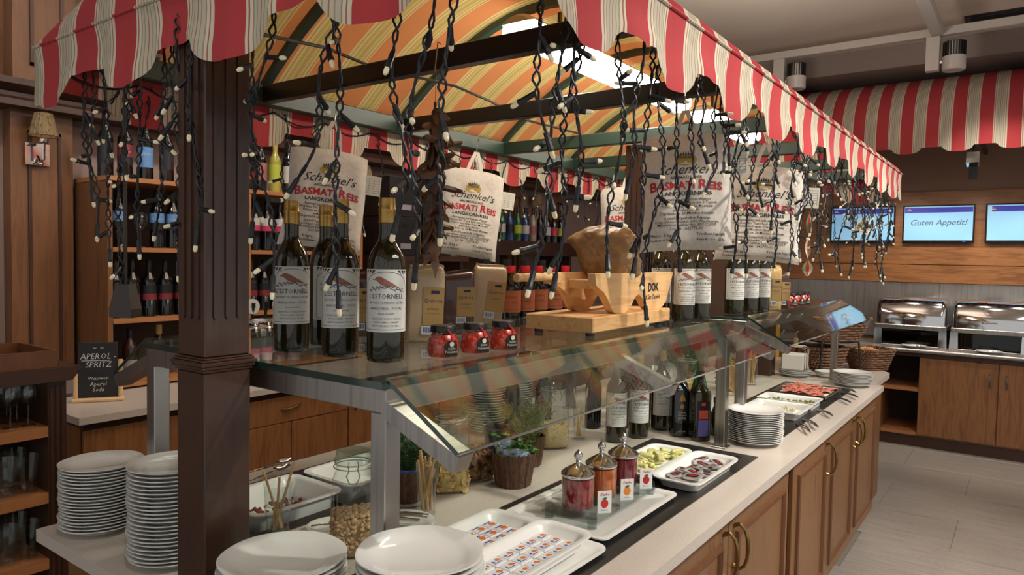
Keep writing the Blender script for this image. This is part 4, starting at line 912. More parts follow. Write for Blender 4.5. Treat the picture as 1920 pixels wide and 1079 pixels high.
def stems(t, m_, n, r0, h0, hh, sp, seed):
    r = random.Random(seed); m = MB(); out = []
    for i in range(n):
        a = r.random() * 6.28; q = r0 * math.sqrt(r.random()); b = Vector((q * math.cos(a), q * math.sin(a), h0)); e = b + Vector((math.cos(a) * sp * r.uniform(.2, 1), math.sin(a) * sp * r.uniform(.2, 1), hh * r.uniform(.55, 1)))
        mid = b.lerp(e, .5) + Vector((0, 0, hh * .12)); m.tube([b, mid, e], .0009, 3); out.append((b, mid, e))
    o = m.build('stems', m_, t, fix=False); o['kind'] = 'stuff'; return out
def along(out, r):
    b, m, e = r.choice(out); f = r.random() ** .7; p = b.lerp(m, f * 2) if f < .5 else m.lerp(e, f * 2 - 1); d = (e - b).normalized(); a = Vector((r.uniform(-1, 1), r.uniform(-1, 1), r.uniform(-.2, .9))); return p, d * .4 + a
t = thing('potted_rosemary', 'rosemary in a bark pot on a white saucer behind the first steel post', 'potted herb', (1.49, 1.462, C), 0, 'potted herbs')
MB().lathe([(0, .003), (.045, .002), (.05, 0), (.066, .008), (.068, .010), (.05, .006), (0, .006)], 28).build('saucer', PORC, t)
bark_pot(t, .052, .098); MB().lathe([(.046, .088), (.050, .097), (.048, .108), (.043, .106)], 18).build('foil_sleeve', FOIL, t)
so = stems(t, ROSE, 60, .038, .085, .13, .075, 3); needles(t, ROSE, 5200, lambda r: along(so, r), .016, .0013, 4)
t = thing('potted_basil', 'young basil in a wide bark pot beneath the slanted glass', 'potted herb', (1.821, 1.315, C), 0, 'potted herbs'); bark_pot(t, .072, .108)
CRINK = mat('clear_sleeve', (170, 186, 206), .12, coat=.8); m = MB(); rr_ = random.Random(2)
rg = [[((.056 + .006 * math.sin(9 * a + f * 6)) * math.cos(a) * (1 + .06 * rr_.uniform(-1, 1)), (.056 + .006 * math.sin(9 * a + f * 6)) * math.sin(a), .09 + .038 * f + rr_.uniform(-.004, .004)) for a in [2 * math.pi * q / 30 for q in range(30)]] for f in (0, .5, 1)]
m.loft(rg, False, False).build('plastic_sleeve', CRINK, t, ang=20)
MB().lathe([(.060, .088), (.063, .096), (.060, .104), (.055, .102)], 18).build('foil_sleeve', FOIL, t)
so = stems(t, BASIL, 14, .035, .09, .075, .05, 6); lf = MB(); V = []
for i in range(6):
    f = i / 5; w = .011 * math.sin(math.pi * min(1, f * .92 + .06)); V += [(-w, f * .032, -.004 * math.sin(math.pi * f) + .003), (0, f * .032, -.006 * f), (w, f * .032, -.004 * math.sin(math.pi * f) + .003)]
lf.add(V, [(3 * i + k, 3 * i + k + 1, 3 * i + k + 4, 3 * i + k + 3) for i in range(5) for k in (0, 1)]); LEAF = lf.mesh('leaf', BASIL, fix=False); rr_ = random.Random(8)
for i in range(46):
    b, mm, e = so[i % len(so)]; f = .55 + .45 * rr_.random(); o = place('leaf', LEAF, t, b.lerp(e, f) + Vector((rr_.uniform(-.008, .008), rr_.uniform(-.008, .008), 0)), (rr_.uniform(-.5, .6), rr_.uniform(-.4, .4), rr_.random() * 6.28)); o.scale = [rr_.uniform(.6, 1.15)] * 3
t = thing('potted_thyme', 'feathery pale thyme in a brown pot behind the basil', 'potted herb', (2.03, 1.405, C), 0, 'potted herbs'); bark_pot(t, .062, .105)
so = stems(t, THYME, 90, .04, .09, .14, .085, 12); needles(t, THYME, 4200, lambda r: along(so, r), .012, .0012, 14)
t = thing('potted_sage', 'blue-sleeved pot with woven rim between trail mix jar and thyme', 'potted herb', (1.98, 1.505, C), 0, 'potted herbs')
MB().lathe([(0, 0), (.040, 0), (.046, .12), (.044, .12), (.040, .1), (0, .1)], 20).build('blue_pot', mat('cobalt_sleeve', (44, 62, 120), .3), t)
for k in range(3): MB().tube([(.047 * math.cos(2 * math.pi * i / 24), .047 * math.sin(2 * math.pi * i / 24), .112 + k * .007 + .002 * math.sin(i * 2.6 + k * 3)) for i in range(24)], .004, 5, closed=True).build('woven_rim', mat('wicker_rim', (116, 84, 56), .7), t)
t = thing('potted_lavender', 'grey-green herb pot near the far saucer stack seen through the glass', 'potted herb', (3.20, 1.62, C), 0, 'potted herbs'); bark_pot(t, .055, .10)
so = stems(t, ROSE, 50, .035, .09, .20, .11, 22); needles(t, noisy('lavender_green', [(96, 116, 84), (124, 142, 108)], (40, 40, 40), .6, 2), 2600, lambda r: along(so, r), .02, .0016, 24)
t = thing('potted_parsley', 'leafy herb pot between the two sneeze guards', 'potted herb', (3.62, 1.47, C), 0, 'potted herbs'); bark_pot(t, .055, .10)
so = stems(t, BASIL, 40, .035, .09, .15, .09, 32); needles(t, ROSE, 1800, lambda r: along(so, r), .018, .003, 34)

# ------------------------------------------------------------------ white containers, trays
def tray_mesh(L_, W_, H_, rim=.016, r=.03, t_=.005, flo=.006, slope=.9, name='tray', m_=MELA):
    hx, hy = L_ / 2, W_ / 2; i = rim
    a = [rrect((hx - i) * slope, (hy - i) * slope, r * .8, 0), rrect(hx - i, hy - i, r, H_ - .008), rrect(hx, hy, r + .004, H_ - .004), rrect(hx, hy, r + .004, H_), rrect(hx - i * .9, hy - i * .9, r, H_), rrect(hx - i - t_, hy - i - t_, r, H_ - .006), rrect((hx - i) * slope - t_, (hy - i) * slope - t_, r * .7, flo)]
    return MB().loft(a).mesh(name, m_, True, 50)
gm = tray_mesh(.30, .255, .075, r=.035)
def cont(label, x, y, z=.829, rz=0, me=gm, grp='white food containers'): return tag(place('food_container', me, None, (x, y, z), (0, 0, rz)), label, 'food container', grp)
cont('white food container with dark red dried berries near the pillar', 1.235, 1.735)
cont('empty white food container behind the peanut jar', 1.555, 1.735)
b = MB(); rr_ = random.Random(4)
for i in range(150): b.ball((rr_.uniform(-.11, .11), rr_.uniform(-.09, .09), rr_.uniform(.003, .012)), rr_.uniform(.004, .007), 6)
o = b.build('dried_berries', noisy('dried_berry', [(90, 24, 26), (124, 44, 36)], (60, 60, 60), .45, 2), None, (1.235, 1.735, .836)); tag(o, 'layer of dark red dried berries in the white container', 'dried berries', kind='stuff')
def spoon_parts(t, P, bowl, m_=CHROME, r=.0028):
    MB().tube(P, [r * 1.2, r, r * .9] + [r] * (len(P) - 3), 6).build('handle', m_, t)
    d = (Vector(P[-1]) - Vector(P[-2])).normalized(); c = Vector(P[-1]) + d * bowl * .8; m = MB(); q = Matrix.Translation(c) @ d.to_track_quat('Y', 'Z').to_matrix().to_4x4(); rg = []
    for k, e in enumerate((1.0, .96, .7, .3)): rg.append([tuple(q @ Vector((bowl * .62 * e * math.cos(a), bowl * e * math.sin(a), -.010 * (1 - e * e)))) for a in [2 * math.pi * i / 16 for i in range(16)]])
    m.loft(rg, False, True).build('bowl', m_, t)
for k, (p0, p1, lab) in enumerate((((1.13, 1.93, .905), (1.42, 1.985, .905), 'long serving spoon lying on the well rim farther back'), ((1.14, 1.84, .908), (1.36, 1.915, .91), 'serving spoon lying across the berry container edge'))):
    t = thing('serving_spoon', lab, 'spoon', (p0[0], p0[1], p0[2]), 0, 'serving spoons on the well'); v = Vector(p1) - Vector(p0); spoon_parts(t, [(0, 0, 0), v * .4 + Vector((0, 0, .004)), v * .75, v], .036)
def flat_plate(label, x, y, r, z=C): return tag(place('porcelain_plate', plate_mesh(r), None, (x, y, z)), label, 'plate')
flat_plate('white plate with a spoon between tumbler and peanut jar', 1.195, 1.448, .062)
t = thing('serving_spoon', 'spoon resting on the plate beside the peanut jar', 'spoon', (1.155, 1.478, C + .0235)); spoon_parts(t, [(0, 0, 0), (.02, -.016, .002), (.045, -.036, .0), (.06, -.05, -.002)], .016, STEEL, .0022)
flat_plate('white plate full of teaspoons beside the first steel post', 1.335, 1.325, .085)
rr_ = random.Random(6)
for k in range(9):
    a = R(-52 + rr_.uniform(-9, 9)); o = Vector((1.275 + .012 * (k % 5) + rr_.uniform(-.004, .004), 1.372 + .006 * (k % 3), C + .024 + .0035 * (k // 2))); t = thing('teaspoon', 'teaspoon in the heap beside the first steel post, %s from below' % ORD[k + 1], 'spoon', o, 0, 'teaspoons heaped on a plate'); d = Vector((math.cos(a), math.sin(a), 0))
    spoon_parts(t, [d * .115, d * .07 + Vector((0, 0, .003)), d * .03 + Vector((0, 0, .001)), d * .012], .017, STEEL, .0021)

# jam and butter trays in the first well
tm = tray_mesh(.40, .165, .034, rim=.014, r=.034)
ZT = .8735
def tray(label, x, y, rz=0, me=tm, z=ZT): return tag(place('serving_tray', me, None, (x, y, z), (0, 0, rz)), label, 'tray', 'white serving trays')
tray('white oblong tray of apricot jam portions behind the first steel post', 1.335, 1.095, 0); tray('white oblong tray of butter portions at the front of the first well', 1.322, .922, 0)
tag(place('serving_tray', tray_mesh(.42, .18, .014, rim=.012, r=.03), None, (1.335, .905, ZT), (0, 0, R(-1))), 'shallow white tray under the butter portion tray', 'tray', 'white serving trays')
bpy.data.objects['serving_tray.001'].location.z = ZT + .0145
bm1 = MB().cbox(-.026, .026, -.019, .019, 0, .007, .0025); WP = mat('white_wrapper', (226, 226, 226), .35); BLU = mat('blue_print', (50, 84, 170), .5); ORN = mat('orange_print', (214, 112, 40), .5); REDP = mat('red_print', (200, 50, 50), .5)
def packet(jam, rr_):
    m = MB(); m.cbox(-.0225, .0225, -.0185, .0185, 0, .008, .0025); m.mi = 1
    def disc(x, y, r, s=1): m.add([(x + r * math.cos(R(q)) * s, y + r * math.sin(R(q)), .0083) for q in range(0, 360, 45)], [tuple(range(8))])
    if jam: disc(.004, -.004, .0088, 1.25); m.mi = 2; m.add([(-.016, .006, .0083), (.012, .006, .0083), (.012, .011, .0083), (-.016, .011, .0083)], [(0, 1, 2, 3)]); m.mi = 3; m.add([(-.02, -.0148, .0083), (.02, -.0148, .0083), (.02, -.013, .0083), (-.02, -.013, .0083)], [(0, 1, 2, 3)])
    else: disc(.008, .002, .0058, 1.3); m.mi = 3; disc(.014, -.002, .0030); m.mi = 2; m.add([(-.016, -.004, .0083), (-.005, -.004, .0083), (-.0105, .006, .0083)], [(0, 1, 2)]); m.add([(-.016, -.010, .0083), (.010, -.010, .0083), (.010, -.007, .0083), (-.016, -.007, .0083)], [(0, 1, 2, 3)])
    return m.mesh('portion_packet', [WP, ORN, BLU, REDP], False)
jp, bp_ = packet(True, None), packet(False, None); rr_ = random.Random(12)
for (cx, cy, me, lab, grp, zz, lay) in ((1.335, 1.095, jp, 'apricot jam portion packet', 'apricot jam portions in the tray', ZT, 1), (1.322, .922, bp_, 'butter portion packet', 'butter portions in the tray', ZT + .0145, 1)):
    k = 0
    for i in range(7):
        for j in range(3):
            k += 1; x = cx - .145 + i * .0465; y = cy - .039 + j * .039
            o = place('portion_packet', me, None, (x + rr_.uniform(-.001, .001), y, zz + .0066 + rr_.uniform(0, .001)), (0, 0, R(rr_.uniform(-3, 3)))); tag(o, '%s %s, %s row from near end, %s from front' % ('white', lab, ORD[i + 1], ORD[j + 1]), 'portion packet', grp)
# flat melamine tray with an acrylic stand and jam jars
tag(place('serving_tray', tray_mesh(.47, .325, .016, rim=.02, r=.02, slope=.97), None, (1.795, 1.000, ZT), (0, 0, 0)), 'large flat white tray under the three jam jars', 'tray')
ACR = thin_glass('acrylic', (226, 232, 230), 1.42)
ac = thing('acrylic_riser', 'clear acrylic stand with stub feet under the jam jars', 'stand', (1.825, .985, ZT + .0062))
MB().cbox(-.21, .19, -.085, .085, .016, .021, .001).build('plate', ACR, ac, smooth=False)
for x in (-.19, .17):
    for y in (-.068, .068): MB().lathe([(0, 0), (.013, 0), (.013, .034), (.011, .038), (0, .038)], 14, (x, y)).build('foot', ACR, ac)
def jam_jar(label, x, y, col):
    z = ZT + .0062 + .0213; t = thing('jam_jar', label, 'jam jar', (x, y, z), 0, 'jam jars with pointed metal lids'); r = .046
    MB().lathe([(0, 0), (r, 0), (r, .092)], 32).build('glass', GLASS, t)
    nm = 'jam_%d_%d' % (col[0], col[1]); MB().lathe([(0, .004), (r * .955, .004), (r * .955, .086), (0, .086)], 32).build('jam', noisy(nm, [col, tuple(min(255, int(c * 1.3)) for c in col), tuple(int(c * .8) for c in col)], (30, 30, 30), .12, 4, coat=.8), t)
    MB().lathe([(r * 1.02, .090), (r * 1.05, .093), (r * 1.04, .098), (r * .85, .106), (r * .5, .116), (r * .2, .124), (.006, .126), (.008, .130), (.006, .133), (.0125, .143), (.012, .150), (.006, .158), (.002, .163), (0, .164)], 32).build('metal_lid', CHROME, t)
jam_jar('strawberry jam jar with pointed metal lid nearest the butter tray', 1.700, 1.002, (112, 30, 36)); jam_jar('amber apricot jam jar between the two red ones', 1.829, .999, (150, 76, 30)); jam_jar('dark cherry jam jar nearest the wrapped snack tray', 1.964, .997, (96, 22, 34))
for k, (x, y, fr, lab) in enumerate(((1.703, .918, (196, 40, 40), 'strawberry'), (1.838, .918, (222, 132, 36), 'apricot'), (1.968, .920, (176, 30, 40), 'cherry'))):
    t = thing('name_card', 'small upright white card with a %s picture before its jam jar' % lab, 'card', (x, y, ZT + .0275), R(-42), 'jam name cards')
    MB().box(-.020, .020, -.001, .001, .0, .062).build('card', WHITE if False else mat('card_white', (228, 228, 224), .5), t, smooth=False)
    m = MB(); m.add([(.011 * math.cos(R(q)), -.0014, .028 + .012 * math.sin(R(q)) * (1.15 if q > 180 else .9)) for q in range(0, 360, 30)], [tuple(range(12))]); m.build('fruit_picture', mat('fruit_' + lab, fr, .5), t, smooth=False, fix=False)
    m = MB(); m.add([(-.008, -.0015, .040), (.0, -.0015, .036), (.008, -.0015, .041), (.002, -.0015, .046)], [(0, 1, 2, 3)]); m.build('leaf_picture', mat('leaf_green_print', (60, 110, 50), .5), t, smooth=False, fix=False)
    m = MB(); text(m, 'Darbo', .010, lambda a, b_: (a, -.0014, b_ + .049), shear=.3, bold=.02, res=1); m.build('lettering', INK_R, t, smooth=False, fix=False); m = MB(); text(m, {'strawberry': 'Erdbeer', 'apricot': 'Marille', 'cherry': 'Kirsche'}[lab], .0062, lambda a, b_: (a, -.0014, b_ + .007), res=1); m.build('fruit_name', BLU, t, smooth=False, fix=False)
# wrapped butter sticks and chocolate packets
tray('white oblong tray of wrapped butter pieces under the dark bottles', 2.27, 1.045); tray('white oblong tray of red and black snack packets at the well end', 2.275, .878)
YEL = noisy('yellow_wrapper', [(206, 200, 110), (226, 222, 160), (150, 178, 96)], (60, 25, 60), .3, 2); rr_ = random.Random(15)
wb = MB().cbox(-.026, .026, -.010, .010, -.006, .006, .003).mesh('butter_piece', YEL, False)
for k in range(34):
    o = place('butter_piece', wb, None, (2.27 + rr_.uniform(-.14, .14), 1.045 + rr_.uniform(-.045, .045), ZT + .016 + .010 * (k // 13)), (rr_.uniform(-.3, .3), rr_.uniform(-.25, .25), rr_.random() * 3.1)); tag(o, 'yellow wrapped butter piece in the heap under the dark bottles', 'butter piece', 'wrapped butter pieces in the tray')
cp = MB(); cp.hull([(x, y, z) for x, y in rr2(.062, .040, .012, 4) for z in (-.002, .003)]); cp.mi = 1; cp.add([(x, y, .0034) for x, y in rr2(.044, .022, .009, 4)], [tuple(range(16))]); cp.mi = 2; cp.add([(x, y - .001, .0038) for x, y in rr2(.030, .005, .002, 4)], [tuple(range(16))])
CP = cp.mesh('snack_packet', [mat('silver_wrapper', (190, 186, 184), .3, .4), mat('black_wrapper', (46, 26, 28), .3), REDP], False, fix=False)
for k in range(22):
    o = place('snack_packet', CP, None, (2.275 + rr_.uniform(-.14, .14), .878 + rr_.uniform(-.04, .04), ZT + .014 + .009 * (k // 8)), (rr_.uniform(-.35, .35), rr_.uniform(-.3, .3), rr_.random() * 6.2)); tag(o, 'dark snack packet with red print in the end tray', 'snack packet', 'dark snack packets in the tray')

# ------------------------------------------------------------------ bottles on the counter
def bottle(name, label, loc, prof, m_, sq=False, parts=(), extra=0, grp=None):
    t = thing(name, label, 'bottle', loc, facing(loc[0], loc[1], extra), grp)
    if sq:
        rg = [rrect(r, r, r * (.22 if k < sq else .98), z) for k, (r, z) in enumerate(prof)]; MB().loft(rg).build('body', m_, t, ang=40)
    else: MB().lathe([(0, prof[0][1])] + prof + [(0, prof[-1][1])], 24).build('body', m_, t)
    for nm, mb, mm in parts: mb.build(nm, mm, t)
    return t
def flatlab(w, z0, z1, d): return MB().box(-w, w, -d - .0012, -d, z0, z1)
cap = lambda r, z0, z1: MB().lathe([(r * .95, z0), (r, z0 + .001), (r, z1 - .001), (r * .9, z1), (0, z1)], 16)
GREENG = mat('bright_green_glass', (24, 110, 46), .08, coat=.7, trans=.4)
sqp = [(.030, 0), (.034, .004), (.034, .185), (.030, .200), (.014, .222), (.0125, .245), (.0125, .268)]
t = bottle('square_oil_bottle', 'square black oil bottle with golden emblem beside the olive oil bottle', (2.775, 1.155, C), sqp, BOTTLE_K, 4, [('cap', cap(.0145, .245, .275), BLACKP)], 20)
k = MB(); d_ = .0346
k.add([(x, -d_, z) for x, z in ((-.014, .150), (.014, .150), (.010, .166), (0, .182), (-.010, .166))], [tuple(range(5))]); k.add([(.009 * math.cos(R(q)), -d_, .128 + .010 * math.sin(R(q))) for q in range(0, 360, 40)], [tuple(range(9))]); k.build('gold_emblem', GOLD, t, smooth=False, fix=False)
k = MB()
for i, s_ in enumerate(('Natives', 'Olivenöl', 'EXTRA')): text(k, s_, .0115, lambda x, z, i=i: (x, -d_, z + .100 - .012 * i), res=1)
text(k, 'e 500 ml', .009, lambda x, z: (x, -d_, z + .022), res=1); k.build('lettering', PAPER, t, smooth=False, fix=False)
t = bottle('square_oil_bottle', 'square dark bottle with red and purple label by the second steel post', (2.765, 1.062, C), [(r * 1.03, z * 1.03) for r, z in sqp], BOTTLE, 4, [('cap', cap(.0148, .250, .285), BLACKP), ('dark_label', flatlab(.026, .015, .165, .035), BLACKP), ('purple_panel', flatlab(.021, .022, .088, .0364), mat('purple_label', (92, 84, 150), .5)), ('red_panel', flatlab(.019, .093, .128, .0364), mat('poppy_label', (186, 70, 50), .5)), ('red_seal', flatlab(.008, .146, .158, .0364), REDP)], 22)
t = bottle('green_bottle', 'bright green glass bottle behind the red and purple label bottle', (2.93, 1.13, C), [(.034, 0), (.037, .005), (.037, .17), (.030, .20), (.015, .26), (.014, .29)], GREENG, False, [('cap', cap(.016, .28, .30), BLACKP), ('blue_label', MB().lathe([(.0375, .05), (.0375, .12)], 16), BLU)])
t = bottle('small_oil_bottle', 'small round dark bottle tucked behind the second steel post', (2.885, 1.035, C), [(.024, 0), (.026, .004), (.026, .085), (.020, .105), (.012, .125), (.012, .145)], BOTTLE, False, [('cap', cap(.0145, .135, .160), mat('teal_cap', (30, 62, 66), .4))])
for k, (x, y, h, lab) in enumerate(((2.66, 1.50, 1.0, 'black square bottle behind the bread stick glass'), (2.42, 1.60, 1.05, 'clear-necked dark bottle behind the seed jar'), (2.36, 1.72, 1.0, 'brown-necked bottle in front of the saucer stack'), (2.93, 1.52, 1.05, 'dark bottle left of the pillar base'), (3.02, 1.255, .9, 'dark bottle right of the pillar base'))):
    bottle('dark_oil_bottle', lab, (x, y, C), [(r * .98, z * h) for r, z in ((.030, 0), (.036, .005), (.036, .175), (.032, .195), (.016, .225), (.0135, .25), (.0135, .29))], BOTTLE_K if k % 2 == 0 else BOTTLE, 0, [('cap', cap(.0155, .262 * h, .305 * h), GOLD if k in (0, 2, 3) else BLACKP)], 0, 'dark oil and vinegar bottles')

# ------------------------------------------------------------------ second well: cold cuts
t3 = tray_mesh(.30, .17, .035, rim=.012, r=.012, slope=.97)
tag(place('serving_dish', t3, None, (3.49, .955, ZT), (0, 0, 0)), 'white rectangular dish of pickled onions nearest the plate stack', 'dish', 'white cold dishes'); tag(place('serving_dish', t3, None, (3.745, .965, ZT), (0, 0, R(90))), 'white rectangular dish of green olives', 'dish', 'white cold dishes')
bpy.data.objects['serving_dish'].scale = (.92, 1.6, 1); bpy.data.objects['serving_dish.001'].scale = (.95, 1.15, 1)
rr_ = random.Random(17)
def morsels(name, label, cat, c, hx, hy, n, r, m_, z):
    b = MB()
    for i in range(n): b.ball((rr_.uniform(-hx, hx), rr_.uniform(-hy, hy), rr_.uniform(r * .8, r * 1.6)), r * rr_.uniform(.8, 1.2), 6)
    tag(b.build(name, m_, None, (c[0], c[1], z)), label, cat, kind='stuff')
morsels('green_olives', 'scatter of green olives in the white dish', 'olives', (3.745, .965), .06, .11, 46, .007, mat('olive_skin', (112, 112, 40), .35), ZT + .0062)
morsels('pickled_onions', 'scatter of pale pickled onions in the front white dish', 'onions', (3.49, .955), .10, .09, 30, .009, mat('onion_white', (206, 200, 176), .3), ZT + .0062)
tag(place('serving_dish', tray_mesh(.34, .30, .02, rim=.012, r=.01, slope=.98, m_=STEEL), None, (4.15, .98, ZT)), 'steel dish with paper carrying the raw ham slices', 'dish')
tag(MB().cbox(-.14, .14, -.12, .12, 0, .002, .0008).build('tray_paper', mat('tray_paper', (222, 200, 190), .8), None, (4.145, .98, ZT + .0068), smooth=False), 'pale paper under the raw ham slices', 'paper')
HSL = noisy('raw_ham', [(150, 52, 42), (186, 86, 70), (206, 140, 122), (132, 40, 34)], (28, 60, 28), .4, 5)
for k in range(20):
    m = MB(); V = []; ph = rr_.random() * 6
    for i in range(9):
        f = i / 8
        for j in range(4): V.append(((f - .5) * .11, (j / 3 - .5) * .05 + .006 * math.sin(f * 7 + ph), .006 + .009 * abs(math.sin(f * 6 + ph + j)) + .003 * (k // 5)))
    m.add(V, [(i * 4 + j, (i + 1) * 4 + j, (i + 1) * 4 + j + 1, i * 4 + j + 1) for i in range(8) for j in range(3)])
    o = m.build('ham_slice', HSL, None, (4.03 + .055 * (k % 5) + rr_.uniform(-.01, .01), .895 + .052 * (k // 5) + rr_.uniform(-.008, .008), ZT + .0090), rot=(0, 0, rr_.uniform(-1.2, .4)), ang=80, fix=False); tag(o, 'wavy slice of raw ham in the steel dish', 'ham slice', 'raw ham slices in the dish')
tag(MB().cbox(-.07, .07, -.10, .10, 0, .02, .004).build('cheese_block', mat('pale_cheese', (214, 204, 132), .5), None, (3.19, .96, ZT), smooth=False), 'pale yellow cheese in the well beside the plate stack', 'cheese')
# tongs and forks lying on the front stone edge
for k, (x, y, a, L_, lab) in enumerate(((3.22, .765, 28, .20, 'first'), (3.34, .765, 30, .20, 'second'), (3.62, .765, 32, .18, 'third'), (4.02, .765, 34, .18, 'fourth'), (4.20, .765, 36, .18, 'fifth'), (4.36, .80, 30, .20, 'sixth'))):
    t = thing('serving_tongs', 'thin steel serving tongs on the front stone edge, %s from the plate stack' % lab, 'tongs', (x, y, C), R(a), 'tongs on the front stone edge')
    for s_ in (-1, 1): MB().tube([(-L_ / 2, 0, .016), (-L_ * .2, s_ * .006, .018), (L_ * .2, s_ * .011, .012), (L_ / 2, s_ * .007, .005)], [.003, .0032, .003, .004], 6).build('arm', STEEL, t)
# ================================================================== the bar behind the island
SHD = mat('shelf_back', (52, 38, 32), .6)
tag(MB().box(1.34, 6.6, 3.285, 4.19, .838, .87).build('bar_countertop', STONE, smooth=False), 'beige stone countertop of the bar along the back wall', 'countertop')
def bar_unit(x0, x1, fronts, label):
    t = thing('bar_cabinet', label, 'cabinet', (x0, 3.33, 0))
    MB().box(.001, x1 - x0 - .001, .02, .84, .10, .81).build('body', WOOD_C, t, smooth=False); MB().box(.001, x1 - x0 - .001, .06, .84, 0, .10).build('plinth', BLACKP, t, smooth=False); MB().box(0, x1 - x0, -.01, .85, .81, .838).build('top_strip', WOOD_D, t, smooth=False)
    for (a, b, z0, z1, h) in fronts:
        d = MB().cbox(a - x0, b - x0, -.002, .018, z0, z1, .002).build('drawer_front' if h == 'd' else 'door', WOOD_C, t, smooth=False)
        if h == 'd':
            c = (a + b) / 2 - x0; zz = (z0 + z1) / 2 + .01; P = [(c - .065, -.002, zz - .004), (c - .055, -.018, zz - .006), (c - .025, -.026, zz - .003), (c + .01, -.026, zz + .003), (c + .045, -.020, zz + .006), (c + .065, -.002, zz + .008)]
            MB().tube(P, [.005, .004, .006, .007, .006, .004], 8).build('handle', BRASS, d)
        elif h:
            c = (a if h == 'l' else b) - x0 + (.05 if h == 'l' else -.05); P = [(c, -.002, z1 - .04), (c, -.022, z1 - .06), (c + .003, -.026, z1 - .10), (c - .003, -.024, z1 - .14), (c, -.002, z1 - .16)]
            MB().tube(P, .0055, 8).build('handle', BRASS, d)
bar_unit(1.37, 2.05, [(1.375, 2.045, .11, .80, None)], 'walnut bar cabinet with plain front left of the pillar'); bar_unit(2.05, 2.875, [(2.055, 2.87, .655, .80, 'd'), (2.055, 2.46, .11, .65, None), (2.465, 2.87, .11, .65, None)], 'walnut bar cabinet with one wide drawer over plain doors')
bar_unit(2.875, 3.7, [(2.88, 3.28, .11, .80, 'l'), (3.285, 3.695, .11, .80, 'r')], 'walnut bar cabinet with two tall doors behind the rosemary'); bar_unit(3.7, 6.55, [(3.705, 4.6, .11, .80, None), (4.605, 5.5, .11, .80, None), (5.505, 6.545, .11, .80, None)], 'long walnut bar cabinet behind the jam jars')
ws = thing('wine_shelf', 'open wooden wine shelf unit with orange-brown edges on the bar', 'shelf', (1.69, 3.8, .8705)); Z0 = .8705
MB().box(0, 1.71, .37, .385, 0, 1.11).build('back_panel', SHD, ws, smooth=False)
for x in (0, .80, 1.685): MB().box(x, x + .025, 0, .37, 0, 1.085).build('upright', WOOD_S if x else WOOD_W, ws, smooth=False)
for z in (.012, .348, .722, 1.088): MB().box(.0 if z > 1 else .026, 1.71 if z > 1 else .799, -.002, .369, z, z + .024).build('shelf_board', WOOD_S, ws, smooth=False)
for z in (.012, .348, .722): MB().box(.826, 1.684, -.002, .369, z, z + .024).build('shelf_board', WOOD_S, ws, smooth=False)
ZB = [Z0 + .0365, Z0 + .3725, Z0 + .7465, Z0 + 1.1125]
# wine bottles
def wine(label, loc, body, lab1, lab2, z0=.06, z1=.17, lines=1, cap_=None, h=.31, extra=0, txt=None):
    t = thing('wine_bottle', label, 'bottle', loc, facing(loc[0], loc[1], extra), 'bottles on the wine shelf'); s = h / .31
    MB().lathe([(0, 0), (.034, 0), (.0375, .004), (.0375, .185 * s), (.034, .205 * s), (.018, .235 * s), (.0145, .255 * s), (.0145, .305 * s), (0, .305 * s)], 20).build('body', body, t)
    MB().lathe([(.0152, .25 * s), (.0156, .252 * s), (.0156, h - .002), (.014, h), (0, h)], 14).build('capsule', cap_ or BLACKP, t)
    m = MB(); patch(m, wrap(.0380), -.05, .05, z0, z1, 10); lo = m.build('label', lab1, t, fix=False)
    if lab2: m = MB(); patch(m, wrap(.0383), -.05, .05, z0, z0 + (z1 - z0) * .42, 10); m.build('label_band', lab2, lo, fix=False)
    k = MB(); f = wrap(.0386, (z0 + z1) / 2)
    if txt: text(k, txt[0], txt[1], lambda x, z: f(x, z + .008), shear=.2, res=1); k.build('lettering', txt[2], lo, smooth=False, fix=False)
    return t
LB = mat('blue_wine_label', (92, 140, 196), .5); LK = mat('black_wine_label', (22, 22, 28), .5); LP = mat('pink_wine_label', (196, 60, 92), .5); LW = mat('white_wine_label', (206, 206, 204), .6); LR = mat('red_wine_label', (122, 40, 48), .5); LG = mat('lime_wine_label', (178, 190, 60), .5); LO = mat('rose_wine_label', (160, 96, 92), .5)
YELG = mat('yellow_wine_glass', (168, 160, 70), .1, coat=.6); PALE = mat('pale_ink', (190, 190, 186), .6); TAN = mat('tan_capsule', (196, 170, 90), .4)
tops = [(1.735, LK, None, 'black label bottle at the left end of the top wine shelf'), (1.835, LR, LK, 'red and black label bottle, second on the top wine shelf'), (1.945, LB, None, 'blue label bottle, third on the top wine shelf'), (2.06, LK, None, 'dark bulbous bottle, fourth on the top wine shelf'), (2.17, LW, LP, 'white and pink label bottle behind the pillar edge on the top wine shelf'),
        (2.57, LK, LR, 'black and red label bottle right of the pillar on the top wine shelf'), (2.66, LO, None, 'dusky rose label bottle on the top wine shelf'), (2.765, LG, None, 'lime label yellow bottle on the top wine shelf'), (2.865, LW, None, 'white label dark bottle right of the lime label one'), (2.98, LK, None, 'black label bottle behind the rice bag on the top wine shelf')]
for k, (x, a, b, l) in enumerate(tops): wine(l, (x, 3.92, ZB[3]), YELG if a is LG else BOTTLE_K, a, b, .07, .18, h=.33, cap_=TAN if a is LG else None, txt=('Vino', .03, PALE) if k in (1, 2) else None)
for x, l in ((1.79, 'blue label bottle at the left of the middle wine shelf'), (1.995, 'blue label bottle right of the wine glass on the middle shelf'), (2.085, 'blue label bottle beside the pillar on the middle shelf'), (2.19, 'blue label bottle hidden by the pillar on the middle shelf')): wine(l, (x, 3.90, ZB[2]), BOTTLE_K, LB, LK, .10, .19, h=.32, txt=('Zweigelt', .018, PALE))
